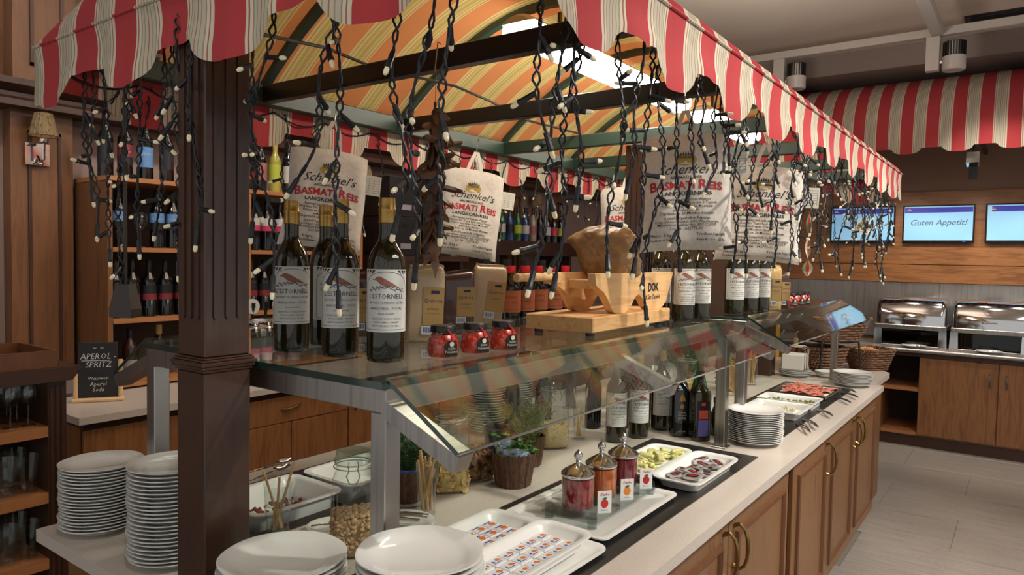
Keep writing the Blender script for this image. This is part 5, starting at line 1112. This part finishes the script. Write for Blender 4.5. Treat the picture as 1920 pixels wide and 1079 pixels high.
for x, l in ((2.60, 'pink and white label bottle, first right of the pillar'), (2.69, 'pink and white label bottle, second right of the pillar'), (2.785, 'pink and white label bottle, third right of the pillar'), (2.90, 'pink and white label bottle behind the rice bag edge')): wine(l, (x, 3.90, ZB[2]), BOTTLE_K, LW, LP, .12, .20, h=.31)
for k, x in enumerate((1.765, 1.855, 1.945, 2.035, 2.125, 2.215, 2.575, 2.665, 2.755, 2.845, 2.95, 3.06)): wine('red and black label bottle, %s from the left on the lower wine shelf' % ORD[k + 1], (x, 3.89, ZB[1]), BOTTLE_K, LK, LR, .09, .17, h=.31)
wine('clear bottle with blue-black cap on the bottom wine shelf', (1.86, 3.93, ZB[0]), mat('amber_spirit', (60, 36, 30), .1, coat=.6), LW, None, .05, .10, h=.27, cap_=mat('navy_cap', (30, 32, 60), .4)); wine('bottle with gold capsule on the bottom wine shelf', (2.02, 3.93, ZB[0]), BOTTLE_K, LW, None, .05, .11, h=.28, cap_=TAN)
def goblet(label, loc, s=1.0, cat='wine glass', grp='wine glasses'):
    t = thing('wine_glass', label, cat, loc, 0, grp)
    MB().lathe([(0, .002), (.030, .001), (.032, 0), (.030, .004), (.008, .008), (.0045, .016), (.004, .085), (.008, .095)], 20).build('foot_and_stem', GLASS, t); MB().lathe([(0, .094), (.010, .095), (.026, .106), (.036, .130), (.035, .160), (.029, .19), (.028, .19), (.034, .160), (.034, .13), (.024, .108), (0, .098)], 24).build('bowl', GLASS, t); t.scale = (s, s, s); return t
goblet('wine glass between the blue label bottles on the middle shelf', (1.895, 3.88, ZB[2]))
# beer tap
bt = thing('beer_tap', 'chrome beer tap tower with round white badges on the bar', 'beer tap', (2.40, 3.52, .8705))
MB().cbox(-.13, .13, -.02, .02, .30, .36, .006).cbox(-.02, .02, -.02, .02, 0, .30, .004).build('tower', CHROME, bt)
for k, x in enumerate((-.085, .0, .085)):
    MB().tube([(x, -.02, .33), (x, -.06, .33), (x, -.075, .30), (x, -.075, .26)], .009, 8).build('spout', CHROME, bt); MB().tube([(x, -.03, .36), (x, -.035, .40), (x, -.045, .45)], [.007, .009, .012], 8).build('lever', BLACKP, bt)
    if k != 1:
        m = MB(); m.T = Matrix.Translation((x, -.03, .43)) @ Matrix.Rotation(R(90), 4, 'X'); m.lathe([(0, 0), (.042, 0), (.042, .012), (0, .014)], 24); o = m.build('badge', mat('badge_white', (220, 220, 216), .4), bt)
        m = MB(); fn = lambda a, b, x=x: (x + a, -.0445, .43 + b); 
        if k == 2: text(m, 'EDLER', .022, lambda a, b: fn(a, b - .006), bold=.02, res=1); m.build('lettering', BLU, o, smooth=False, fix=False)
        else: m.add([fn(.016 * math.cos(R(q)), .016 * math.sin(R(q))) for q in range(0, 360, 60)], [tuple(range(6))]); m.build('hop_print', mat('hop_green', (90, 140, 50), .6), o, smooth=False, fix=False)
# chalkboard menu stand
cb = thing('chalkboard_sign', 'small chalkboard in a pale wooden stand at the bar end', 'chalkboard', (1.555, 3.60, .8705), R(-33))
MB().cbox(-.11, .11, -.032, .032, 0, .018, .005).build('base', PINE, cb, smooth=False)
MB().tube([(-.095, 0, .018), (-.095, 0, .135)], .011, 10).build('upright', PINE, cb); MB().tube([(.095, 0, .018), (.095, 0, .20)], .011, 10).build('upright', PINE, cb)
bo = MB().cbox(-.084, .084, -.003, .003, .018, .285, .001).build('board', mat('chalk_slate', (30, 32, 36), .7), cb, smooth=False); k = MB()
for s_, z, yy in (('~  ~', .03, .25), ('APEROL -', .040, .205), ('SPRITZ', .040, .165), ('Weisswein', .022, .105), ('Aperol', .028, .075), ('Soda', .028, .048)): text(k, s_, z, lambda a, b, yy=yy: (a * .9, -.0036, b + yy), shear=.2, res=1)
MB().box(-.07, .05, -.0038, -.0034, .196, .199).build('chalk_underline', PAPER, bo, smooth=False)
k.build('chalk_lettering', PAPER, bo, smooth=False, fix=False)
tag(MB().cbox(-.09, .09, -.06, .06, 0, .11, .02).build('grey_towel_box', mat('grey_plastic', (128, 120, 118), .5), None, (1.46, 3.86, .8705)), 'grey rounded box behind the chalkboard', 'box')
# sconces
SHADE = noisy('pleated_shade', [(40, 30, 26), (150, 128, 92), (60, 46, 36)], (90, 90, 2), .8, 2, sc=2)
def sconce(label, x, y, z, lit=.0):
    t = thing('wall_sconce', label, 'wall lamp', (x, y, z), 0, 'wall sconces'); n = 36
    MB().box(-.055, .055, -.012, .0, -.055, .055).build('back_plate', CHROME, t, smooth=False)
    MB().tube([(0, -.012, -.01), (0, -.05, -.045), (0, -.085, -.03), (0, -.09, .03), (0, -.09, .06)], .007, 8).build('arm', CHROME, t); MB().ball((0, -.05, -.05), .014, 8).build('finial', CHROME, t); MB().lathe([(.018, .05), (.022, .055), (.022, .07), (.01, .075), (0, .075)], 14, (0, -.09)).build('lamp_holder', CHROME, t)
    rg = [[((r + .002 * (i % 2)) * math.cos(2 * math.pi * i / n), -.09 + (r + .002 * (i % 2)) * math.sin(2 * math.pi * i / n), z_) for i in range(n)] for r, z_ in ((.064, .085), (.038, .20))]
    MB().loft(rg, False, False).build('pleated_shade', SHADE, t, smooth=False); MB().ball((0, -.09, .12), .022, 10).build('lamp_bulb', mat('sconce_bulb', (255, 236, 200), .4, emit=(255, 216, 160), es=6), t)
    for z_, r in ((.085, .0655), (.20, .0395)): MB().tube([(r * math.cos(2 * math.pi * i / 24), -.09 + r * math.sin(2 * math.pi * i / 24), z_) for i in range(24)], .002, 5, closed=True).build('shade_ring', BLACKP, t)
sconce('pleated wall sconce on the panelled pilaster at far left', 1.485, 4.105, 2.08); sconce('pleated wall sconce beside the first rice bag', 3.69, 4.20, 2.08); sconce('pleated wall sconce above the far bottle shelf', 6.02, 4.20, 2.06)
# black wine cases and the bottle ledge farther along
ls = thing('wall_ledge', 'brown wooden ledge carrying the black wine cases', 'shelf', (4.0, 3.98, 1.56)); MB().box(-.42, .52, -.22, .235, 0, .04).build('board', WOOD_D, ls, smooth=False)
for x in (-.38, .48): MB().box(x - .02, x + .02, -.18, .235, -.688, 0).build('support', WOOD_D, ls, smooth=False)
bxm = mat('black_carton', (28, 26, 26), .5)
for k, (x, z, l) in enumerate(((3.82, 1.6005, 'lower left black wine case on the ledge'), (4.18, 1.6005, 'lower right black wine case on the ledge'), (3.82, 1.8925, 'upper left black wine case on the ledge'), (4.18, 1.8925, 'upper right black wine case on the ledge'))):
    t = thing('wine_case', l, 'wine case', (x, 3.95, z), 0, 'black wine cases'); MB().cbox(-.165, .165, -.15, .15, 0, .29, .003).build('carton', bxm, t, smooth=False)
    MB().box(-.04, .04, -.152, -.1495, .215, .24).build('handle_slot', mat('slot_black', (6, 6, 6), .9), t, smooth=False); MB().box(.157, .166, -.152, -.1, .002, .288).build('gold_edge', GOLD, t, smooth=False); m = MB().box(-.05, .06, -.152, -.1502, .05, .09).build('case_label', mat('case_label_lilac', (150, 140, 150), .6), t, smooth=False)
lg = thing('bottle_ledge', 'long brown ledge with display bottles on the back wall', 'shelf', (5.55, 3.98, 1.62)); MB().box(-.66, .70, -.22, .235, 0, .135).build('fascia_box', WOOD_D, lg, smooth=False)
for x in (-.6, .64): MB().box(x - .02, x + .02, -.18, .235, -.748, 0).build('support', WOOD_D, lg, smooth=False)
cols = [(LW, BOTTLE, 'white'), (LW, GREENG, 'white'), (LK, mat('blue_wine_glass', (24, 50, 110), .08, coat=.6), 'black'), (LG, GREENG, 'lime'), (LW, mat('blue_wine_glass', (24, 50, 110), .08), 'white'), (LO, mat('clear_wine_glass', (150, 136, 116), .1, coat=.6), 'rose'), (LK, BOTTLE_K, 'black'), (LW, BOTTLE_K, 'white'), (LP, BOTTLE, 'pink'), (LG, BOTTLE_K, 'lime')]
for k, (l, g, cn_) in enumerate(cols): wine('%s label display bottle, %s from the left on the long ledge' % (cn_, ORD[k + 1]), (5.0 + .125 * k, 3.88, 1.7555), g, l, None, .07, .15, h=.32)
# socket box hanging from the near end of the canopy
sb = thing('hanging_socket_box', 'dark brown tapered box hanging on a rod left of the pillar', 'socket box', (.80, 1.71, 1.443)); BRN = mat('brown_plastic', (52, 42, 36), .5)
MB().hull([(sx * .027, sy * .02, 0) for sx in (-1, 1) for sy in (-1, 1)] + [(sx * .028, sy * .02, .02) for sx in (-1, 1) for sy in (-1, 1)] + [(sx * .016, sy * .013, .078) for sx in (-1, 1) for sy in (-1, 1)]).build('box', BRN, sb, smooth=False, rot=(0, 0, R(-60)))
MB().tube([(0, 0, .076), (0, 0, .35), (0, 0, .645)], .0045, 8).build('rod', BRN, sb)

# ================================================================== glass cabinet at far left
gc = thing('glass_cabinet', 'dark wooden open cabinet with three shelves of drinking glasses', 'cabinet', (.70, 2.8, 0))
MB().box(-.3, .40, .34, .36, .05, 1.13).build('back_panel', SHD, gc, smooth=False)
up = MB().box(.34, .40, .0, .34, 0, 1.13).build('end_post', WOOD_D, gc, smooth=False)
for k in range(3): MB().box(.347 + .018 * k, .357 + .018 * k, -.004, .001, .02, 1.11).build('reed', WOOD_D, up, smooth=False)
MB().box(-.3, -.26, 0, .34, 0, 1.13).build('end_post', WOOD_D, gc, smooth=False)
for z in (.20, .45, .69, .93): MB().box(-.26, .34, .0, .34, z, z + .038).build('shelf_board', WOOD_S, gc, smooth=False)
MB().prism([(-.31, 1.13), (.41, 1.13), (.425, 1.15), (.425, 1.16), (.44, 1.168), (.44, 1.178), (-.31, 1.178)], -.03, .37).build('top_board', WOOD_D, gc, smooth=False)
tr = thing('wooden_tray', 'wooden tray with raised rim on top of the glass cabinet', 'tray', (.74, 2.97, 1.1785)); MB().box(-.33, .335, -.17, .17, 0, .012).build('bottom', WOOD_M, tr, smooth=False)
for (a, b, c, d) in ((-.33, .335, -.17, -.155), (-.33, .335, .155, .17), (-.33, -.315, -.155, .155), (.32, .335, -.155, .155)): MB().box(a, b, c, d, .012, .06).build('rim', WOOD_M, tr, smooth=False)
gk = 0
for i, x in enumerate((.86, .945, 1.0)):
    for j, y in enumerate((2.86, 2.965, 3.06)):
        gk += 1
        if i == 2 and j == 0: x_ = 1.0
        goblet('stemmed glass, %s from the left in %s row on the top cabinet shelf' % (ORD[i + 1], ('front', 'middle', 'back')[j]), (x, y, .9685), .78 if True else 1, 'wine glass', 'stemmed glasses in the cabinet')
def tumbler(label, loc):
    t = thing('beer_tumbler', label, 'glass', loc, 0, 'flared tumblers in the cabinet')
    MB().lathe([(0, .006), (.024, .004), (.026, 0), (.028, .006), (.026, .03), (.026, .06), (.033, .10), (.036, .135), (.0345, .135), (.031, .10), (.0235, .06), (.0235, .03), (0, .02)], 12).build('glass', GLASS, t, ang=12); return t
tb = tumbler('flared tumbler, first from the left in front row, middle cabinet shelf', (.86, 2.86, .7285)); 
for zi, z in enumerate((.7285, .4885)):
    for i, x in enumerate((.86, .93, .995)):
        for j, y in enumerate((2.86, 2.97)):
            if zi or i or j: dup(tb, 'flared tumbler, %s from the left in %s row, %s cabinet shelf' % (ORD[i + 1], ('front', 'back')[j], ('middle', 'lower')[zi]), (x, y, z))
# ================================================================== hot buffet along the right wall
hc = thing('hot_counter', 'walnut hot buffet counter with open bay and doors under the chafing dishes', 'cabinet', (7.0, .4, 0))
MB().box(0.02, .70, -2.0, 1.9, .838, .868).build('stone_top', noisy('dark_counter', [(128, 116, 108), (142, 130, 122)], (1, 1, 1), .3, 6, sc=200), hc, smooth=False); MB().tube([(.018, -2.0, .852), (.018, 1.9, .852)], .019, 10).build('steel_edge', STEEL, hc)
MB().box(.05, .70, -2.0, 1.9, .80, .838).build('top_strip', WOOD_D, hc, smooth=False); MB().box(.09, .68, -2.0, 1.9, 0, .10).build('plinth', WOOD_D, hc, smooth=False)
MB().box(.07, .69, -2.0, .345, .10, .80).build('body', WOOD_C, hc, smooth=False); MB().box(.07, .69, .63, 1.9, .10, .80).build('body', WOOD_C, hc, smooth=False)
MB().box(.60, .69, .345, .63, .10, .80).build('bay_back', mat('bay_dark', (58, 36, 26), .6), hc, smooth=False)
for z in (.10, .49): MB().box(.07, .60, .346, .629, z, z + .03).build('bay_shelf', WOOD_S, hc, smooth=False)
for (a, b, h) in ((-.225, .342, 'r'), (-.80, -.232, 'l'), (-1.4, -.806, 'r'), (.635, 1.25, None), (1.256, 1.88, None)):
    d = MB().cbox(.048, .069, a, b, .115, .79, .002).build('door', WOOD_C, hc, smooth=False)
    if h:
        y = a + .055 if h == 'r' else b - .055; P = [(.048, y, .70), (.03, y, .695), (.022, y + .003, .665), (.022, y - .003, .635), (.03, y, .60), (.048, y, .59)]; MB().tube(P, [.005, .004, .005, .008, .006, .004], 8).build('handle', mat('pewter', (120, 112, 104), .35, 1), d)
MB().box(.044, .07, -.10, -.085, .785, .81).build('hinge_cap', BLACKP, hc, smooth=False)
def chafing(label, y, extra=0):
    t = thing('chafing_dish', label, 'chafing dish', (7.42, y, .8685), 0, 'roll-top chafing dishes'); W = .275
    # roll-top lid: quarter-round section swept along y with rounded ends
    rg = []
    for u, e in ((-1, .80), (-.985, .90), (-.94, .965), (-.85, 1), (0, 1), (.85, 1), (.94, .965), (.985, .90), (1, .80)):
        P = [(-.185 * (1 - (1 - e) * .5), .19)]
        for q in range(0, 91, 10): P.append((-.185 * math.cos(R(q)) ** .7 * e if q < 90 else 0, .19 + .245 * math.sin(R(q)) ** .8 * e))
        P += [(.10 * e, .435 * (.5 + .5 * e)), (.20 * e, .36), (.21, .19)]
        rg.append([(x, u * W, z) for x, z in P])
    MB().loft(rg).build('roll_top_lid', CHROME, t, ang=35)
    MB().cbox(-.20, .22, -W - .008, W + .008, .150, .190, .006).build('rim_band', STEEL, t, smooth=False)
    MB().box(-.15, .20, -W + .05, W - .05, .06, .150).build('water_pan', mat('pan_dark', (40, 42, 44), .25, .8), t, smooth=False)
    MB().box(-.175, -.17, -W + .055, W - .055, .02, .148).build('front_window', thin_glass('smoked_pane', (110, 122, 122), 1.5), t, smooth=False)
    for s_ in (-1, 1):
        for x in (-.155, .18): MB().hull([(x + a, s_ * (W - .02) + b, z) for a in (-.035, .035) for b in (-.028, .028) for z in (.008, .150)] + [(x + a, s_ * (W - .02) + b, 0) for a in (-.045, .045) for b in (-.034, .034)]).build('leg', CHROME, t)
    MB().tube([(-.195, -.05, .245), (-.222, -.045, .252), (-.226, 0, .254), (-.222, .045, .252), (-.195, .05, .245)], .006, 8).build('lid_handle', STEEL, t)
    b = MB().cbox(-.14, -.10, -.10, .12, .085, .125, .006).build('heater_unit', mat('heater_grey', (176, 172, 164), .4), t, smooth=False); MB().lathe([(0, 0), (.006, 0), (.006, .004), (0, .004)], 8).build('control_lamp', REDP, b, (-.1405, .09, .10), rot=(0, R(-90), 0))
    MB().cbox(-.20, .23, -W - .015, W + .015, 0, .0075, .003).build('base_plate', STEEL, t, smooth=False)
chafing('roll-top chrome chafing dish nearer the bread baskets', .85); chafing('roll-top chrome chafing dish at the right picture edge', .255); chafing('roll-top chrome chafing dish beyond the right picture edge', -.36)
for y, l, l2 in ((.80, 'white plate in front of the left chafing dish', 'spoon on the plate before the left chafing dish'), (.245, 'white plate in front of the right chafing dish', 'spoon on the plate before the right chafing dish')):
    tag(place('porcelain_plate', plate_mesh(.10), None, (7.125, y, .8685)), l, 'plate'); t = thing('serving_spoon', l2, 'spoon', (7.09, y - .02, .8685 + .024)); spoon_parts(t, [(.02, .11, .004), (.01, .05, .004), (0, .02, 0), (0, 0, 0)], .028)
# television screens
def tv(label, y, content):
    t = thing('television', label, 'television', (7.655, y, 1.985), 0, 'wall televisions'); w, h = .288, .176
    MB().cbox(-.025, .0, -w, w, -h, h, .004).build('case', mat('tv_black', (12, 12, 14), .25), t, smooth=False); MB().box(0, .0245, -.1, .1, -.08, .08).build('wall_bracket', BLACKP, t, smooth=False)
    def em(n, c, s=1.0): return mat(n, c, .4, emit=c, es=s)
    def quad(nm, y0, y1, z0, z1, m_, d, par): return MB().box(-.0262 - d, -.0258 - d, y0, y1, z0, z1).build(nm, m_, par, smooth=False)
    s = quad('screen', -w + .014, w - .014, -h + .022, h - .014, em('screen_sky', (132, 182, 214), .55), 0, t)
    quad('blue_header', -w + .016, w - .016 - (.03 if content == 'salad' else 0), h - .072, h - .024, em('screen_navy', (38, 38, 140), .6), .0006, s)
    k = MB(); fl = lambda a, b: (-.0275, -a, b)
    yl = -w + .05 if False else w - .052
    k2 = MB()
    for q in (-1, 0, 1): k2.add([(-.0274, yl + q * .010 + a, h - .046 + b) for a, b in ((-.003, 0), (.003, 0), (0, .016 - abs(q) * .003))], [(0, 1, 2)])
    k2.box(-.0274, -.0272, yl - .024, yl + .024, h - .055, h - .050).build('crown_logo', em('screen_gold', (206, 176, 96), .5), s, smooth=False, fix=False)
    if content == 'text': text(k, 'Guten Appetit!', .074, lambda a, b: fl(a, b - .012), shear=.25, bold=.006, res=3); k.build('screen_lettering', em('screen_grey', (76, 84, 104), .35), s, smooth=False, fix=False)
    else:
        cy = -.12 if content == 'salad' else -.02; m = MB(); m.T = Matrix.Translation((-.0268, cy, -.02)) @ Matrix.Rotation(R(-90), 4, 'Y'); m.lathe([(0, .0006), (.092, .0006), (.094, 0)], 30); m.build('dish_picture', em('screen_plate', (166, 190, 206), .5), s)
        rr_ = random.Random(3); nm = ((60, 110, 40), (150, 40, 34), (110, 150, 60)) if content == 'salad' else ((120, 110, 60), (150, 120, 70), (70, 60, 40))
        for c in range(3):
            m = MB()
            for i in range(16):
                a = rr_.random() * 6.28; q = rr_.random() * .058; y_, z_ = cy + q * math.cos(a) * 1.1, -.015 + q * math.sin(a); r_ = rr_.uniform(.008, .016); m.add([(-.0278 - c * .0002, y_ + r_ * math.cos(R(g)), z_ + r_ * math.sin(R(g))) for g in range(0, 360, 60)], [tuple(range(6))])
            m.build('food_picture', em('screen_food_%s_%d' % (content, c), nm[c], .45), s, smooth=False, fix=False)
    quad('power_light', -.22, -.20, -h + .009, -h + .012, em('blue_led', (80, 90, 255), 1.5), .0002, t)
tv('wall television showing a soup dish behind the canopy lights', 1.345, 'soup'); tv("wall television showing the words Guten Appetit", .705, 'text'); tv('wall television showing a salad plate at the right edge', .05, 'salad')
# wall awning
aw = thing('wall_awning', 'red and cream striped awning along the right wall', 'awning', (6.78, .4, 2.72))
FW = fabric('striped_cloth_wall', 1, .51, .185); Y0, Y1 = -1.6, 2.3; m = MB(); pr = [(6.78, 2.715), (6.79, 2.80), (6.83, 2.92), (6.92, 3.05), (7.06, 3.16), (7.25, 3.24), (7.45, 3.28), (7.715, 3.30)]; n = 60
m.loft([[(x, Y0 + (Y1 - Y0) * i / n, z) for x, z in pr] for i in range(n + 1)], False, False, False)
def awp(mb, nm, mm, **k): o = mb.build(nm, mm, aw, (-6.78, -.4, -2.72), **k); return o
awp(m, 'roof_cloth', FW, ang=70, fix=False)
m = MB(); V = []; n = 300
for i in range(n + 1):
    y = Y0 + (Y1 - Y0) * i / n; u = ((y - .51) / .37 + .5) % 1 - .5; a = abs(u) / .29; zb = 2.575 if a >= 1 else 2.528 + .047 * (1 - math.sqrt(max(0, 1 - a ** 2.3)))
    for k in range(4): V.append((6.78 + .004 * math.sin(y * 17) * k / 3, y, 2.715 + (zb - 2.715) * k / 3))
m.add(V, [(i * 4 + k, (i + 1) * 4 + k, (i + 1) * 4 + k + 1, i * 4 + k + 1) for i in range(n) for k in range(3)]); awp(m, 'valance', FW, ang=70, fix=False)
awp(MB().cbox(6.80, 6.84, Y0, Y1, 2.60, 2.64, .003), 'front_bar', BLACKP, smooth=False)
for y in (-1.2, .36, 1.9): awp(MB().box(6.84, 7.68, y - .015, y + .015, 2.605, 2.635), 'bracket_arm', BLACKP, smooth=False)
cl = thing('clip_lamp', 'small chrome clip spotlight hanging under the wall awning', 'spotlight', (6.88, .405, 2.605))
MB().tube([(0, 0, 0), (0, 0, -.09)], .008, 8).build('stem', BLACKP, cl); MB().hull([(sx * .05, sy * .045, z) for sx in (-1, 1) for sy in (-1, 1) for z in (-.19, -.10)]).build('lamp_head', CHROME, cl, smooth=False, rot=(0, R(14), 0)); MB().box(-.02, .02, -.03, .03, -.30, -.19).build('barn_door', BLACKP, cl, smooth=False, rot=(0, R(-8), 0))
# ceiling tracks, spotlights, vent
TRK = mat('track_white', (170, 162, 154), .45)
def track(label, b, hangers):
    t = thing('lighting_track', label, 'lighting track', (b[0], b[2], b[4]), 0, 'white lighting tracks'); o = (b[0], b[2], b[4])
    MB().cbox(0, b[1] - b[0], 0, b[3] - b[2], 0, b[5] - b[4], .004).build('rail', TRK, t, smooth=False)
    for x, y in hangers: MB().box(x - o[0] - .02, x - o[0] + .02, y - o[1] - .02, y - o[1] + .02, b[5] - b[4], 3.4995 - o[2]).build('hanger', TRK, t, smooth=False)
track('white lighting track crossing the ceiling toward the back wall', (6.05, 6.11, -3.0, 4.0, 3.28, 3.34), [(6.08, y) for y in (-2.4, -.9, 2.6, 3.8)])
track('white lighting track running above the canopy', (2.0, 6.045, .575, .655, 3.28, 3.35), [(x, .615) for x in (2.4, 4.0)])
def tspot(label, x, y, z=3.2795):
    t = thing('track_spotlight', label, 'spotlight', (x, y, z), 0, 'track spotlights'); MB().cbox(-.035, .035, -.005, .085, -.25, 0, .004).build('driver_box', TRK, t, smooth=False)
    MB().lathe([(0, -.26), (.07, -.26), (.075, -.25), (.075, -.16), (.06, -.155), (.06, -.06), (0, -.06)], 28, (0, -.095)).build('lamp_head', TRK, t)
    f = MB()
    for i in range(22):
        a = 2 * math.pi * i / 22; f.T = Matrix.Translation((0, -.095, 0)) @ Matrix.Rotation(a, 4, 'Z'); f.box(.055, .074, -.0035, .0035, -.158, -.055); f.T = None
    o = f.build('cooling_fins', BLACKP, t, smooth=False); o['kind'] = 'stuff'; MB().box(-.01, .01, -.03, .0, -.20, -.18).build('pivot', CHROME, t, smooth=False)
tspot('white track spotlight with black fins at upper right', 6.08, .60); tspot('white track spotlight half hidden behind the canopy ridge', 6.08, 1.70)
vn = thing('ceiling_vent', 'black slotted air vent in the ceiling at upper right', 'vent', (6.60, .04, 3.4995)); MB().box(-.18, .18, -.44, .44, -.012, 0).build('frame', BLACKP, vn, smooth=False)
for k in range(8): MB().box(-.16 + k * .042, -.15 + k * .042, -.40, .40, -.018, -.012).build('slat', mat('vent_slat', (40, 40, 42), .5), vn, smooth=False)

# ================================================================== bread baskets and napkins at the island end
WICK = noisy('wicker', [(84, 56, 38), (128, 92, 64), (100, 70, 48)], (60, 60, 60), .6, 4)
def basket(label, loc, hx, hy, h, rz=0, rows=9):
    t = thing('wicker_basket', label, 'basket', loc, rz, 'wicker bread baskets'); n = 44
    def ring(f, k):
        e = .72 + .28 * f; out = []
        for i in range(n):
            a = 2 * math.pi * i / n; c, s = math.cos(a), math.sin(a); ex = .55
            x = hx * e * math.copysign(abs(c) ** ex, c); y = hy * e * math.copysign(abs(s) ** ex, s); w = 1 + .035 * (1 if (i + k) % 2 else -1); out.append((x * w, y * w, .006 + (h - .006) * f))
        return out
    for k in range(rows): MB().tube(ring(k / (rows - 1), k), h / rows * .46, 5, closed=True).build('weave_strand', WICK, t, fix=False)
    m = MB()
    for i in range(0, n, 2):
        a = [ring(f, i)[i] for f in (0, .5, 1)]; m.tube([(x * .98, y * .98, z) for x, y, z in a], .0035, 4)
    o = m.build('stakes', WICK, t, fix=False); o['kind'] = 'stuff'
    MB().loft([[(x, y, .004) for x, y, z in ring(0, 0)], [(x, y, .010) for x, y, z in ring(0, 0)]]).build('bottom', WICK, t)
    for g in range(2): MB().tube([(x, y, h + .005 + .004 * math.sin(i * 1.4 + g * 3.1)) for i, (x, y, z) in enumerate(ring(1.02, g))], .0065, 5, closed=True).build('rim_braid', WICK, t, fix=False)
    return t
rk = thing('basket_rack', 'black metal rack holding the upper bread basket', 'rack', (5.20, 1.10, .8665), R(-40))
for x in (-.16, .16):
    for y in (-.13, .13): MB().tube([(x, y, 0), (x * .95, y, .1), (x * .9, y * .95, .205)], .007, 6).build('leg', BLACKP, rk)
MB().tube([(sx * .145, sy * .125, .205) for sx, sy in ((-1, -1), (1, -1), (1, 1), (-1, 1))], .006, 6, closed=True).build('top_frame', BLACKP, rk)
basket('upper wicker bread basket on the black rack', (5.20, 1.10, 1.078), .24, .19, .15, R(-40)); basket('lower wicker basket under the rack', (5.17, 1.12, .8685), .14, .11, .15, R(-40), 8); basket('lower right wicker basket of rolls at the counter end', (5.455, .885, .8685), .145, .125, .135, R(-40), 9)
ROLL = noisy('bread_crust', [(176, 118, 64), (206, 156, 100), (150, 92, 46)], (14, 14, 14), .6, 4)
rl = MB(); rl.lathe([(0, 0), (.030, .004), (.042, .018), (.038, .036), (.02, .048), (0, .05)], 14); RM = rl.mesh('bread_roll', ROLL); rr_ = random.Random(31)
for k, (x, y, z, l) in enumerate(((5.40, .84, .965, 'front bread roll in the lower right basket'), (5.45, .88, .97, 'second bread roll in the lower right basket'), (5.51, .93, .965, 'third bread roll in the lower right basket'), (5.40, .94, .965, 'rear bread roll in the lower right basket'), (5.30, 1.0, 1.195, 'bread roll showing above the upper basket rim'), (5.22, 1.08, 1.195, 'bread roll in the middle of the upper basket'), (5.12, 1.17, 1.19, 'bread roll deep in the upper basket'))): tag(place('bread_roll', RM, None, (x, y, z), (0, 0, rr_.random() * 6)), l, 'bread roll', 'bread rolls in the baskets')
nr = thing('napkin_rack', 'wire rack of white napkins beyond the cold cut trays', 'napkin rack', (4.735, 1.195, .8702 + .044))
MB().cbox(-.075, .075, -.065, .065, .004, .10, .003).build('napkin_stack', mat('napkin_white', (222, 218, 212), .8), nr, smooth=False)
for x in (-.05, 0, .05): MB().tube([(x, -.07, 0), (x, -.07, .135), (x, -.05, .15), (x, .05, .15), (x, .07, .135), (x, .07, 0)], .003, 6).build('wire_hoop', CHROME, nr)
MB().tube([(-.08, -.07, .003), (.08, -.07, .003), (.08, .07, .003), (-.08, .07, .003)], .003, 6, closed=True).build('base_wire', CHROME, nr); MB().lathe([(0, .15), (.013, .15), (.016, .20), (0, .202)], 12).build('cork_knob', PINE, nr)
ycd = thing('yellow_card', 'yellow picture card standing on the bar behind the baskets', 'card', (5.6, 1.62, .8665), R(-60)); MB().cbox(-.085, .085, -.004, .004, 0, .36, .001).build('card', mat('card_yellow', (212, 162, 40), .6), ycd, smooth=False); MB().box(-.065, .065, -.0048, -.0042, .05, .12).build('dark_picture', mat('card_brown', (70, 52, 30), .6), ycd, smooth=False); MB().box(-.03, .02, -.0048, -.0042, .24, .31).build('red_picture', REDP, ycd, smooth=False)
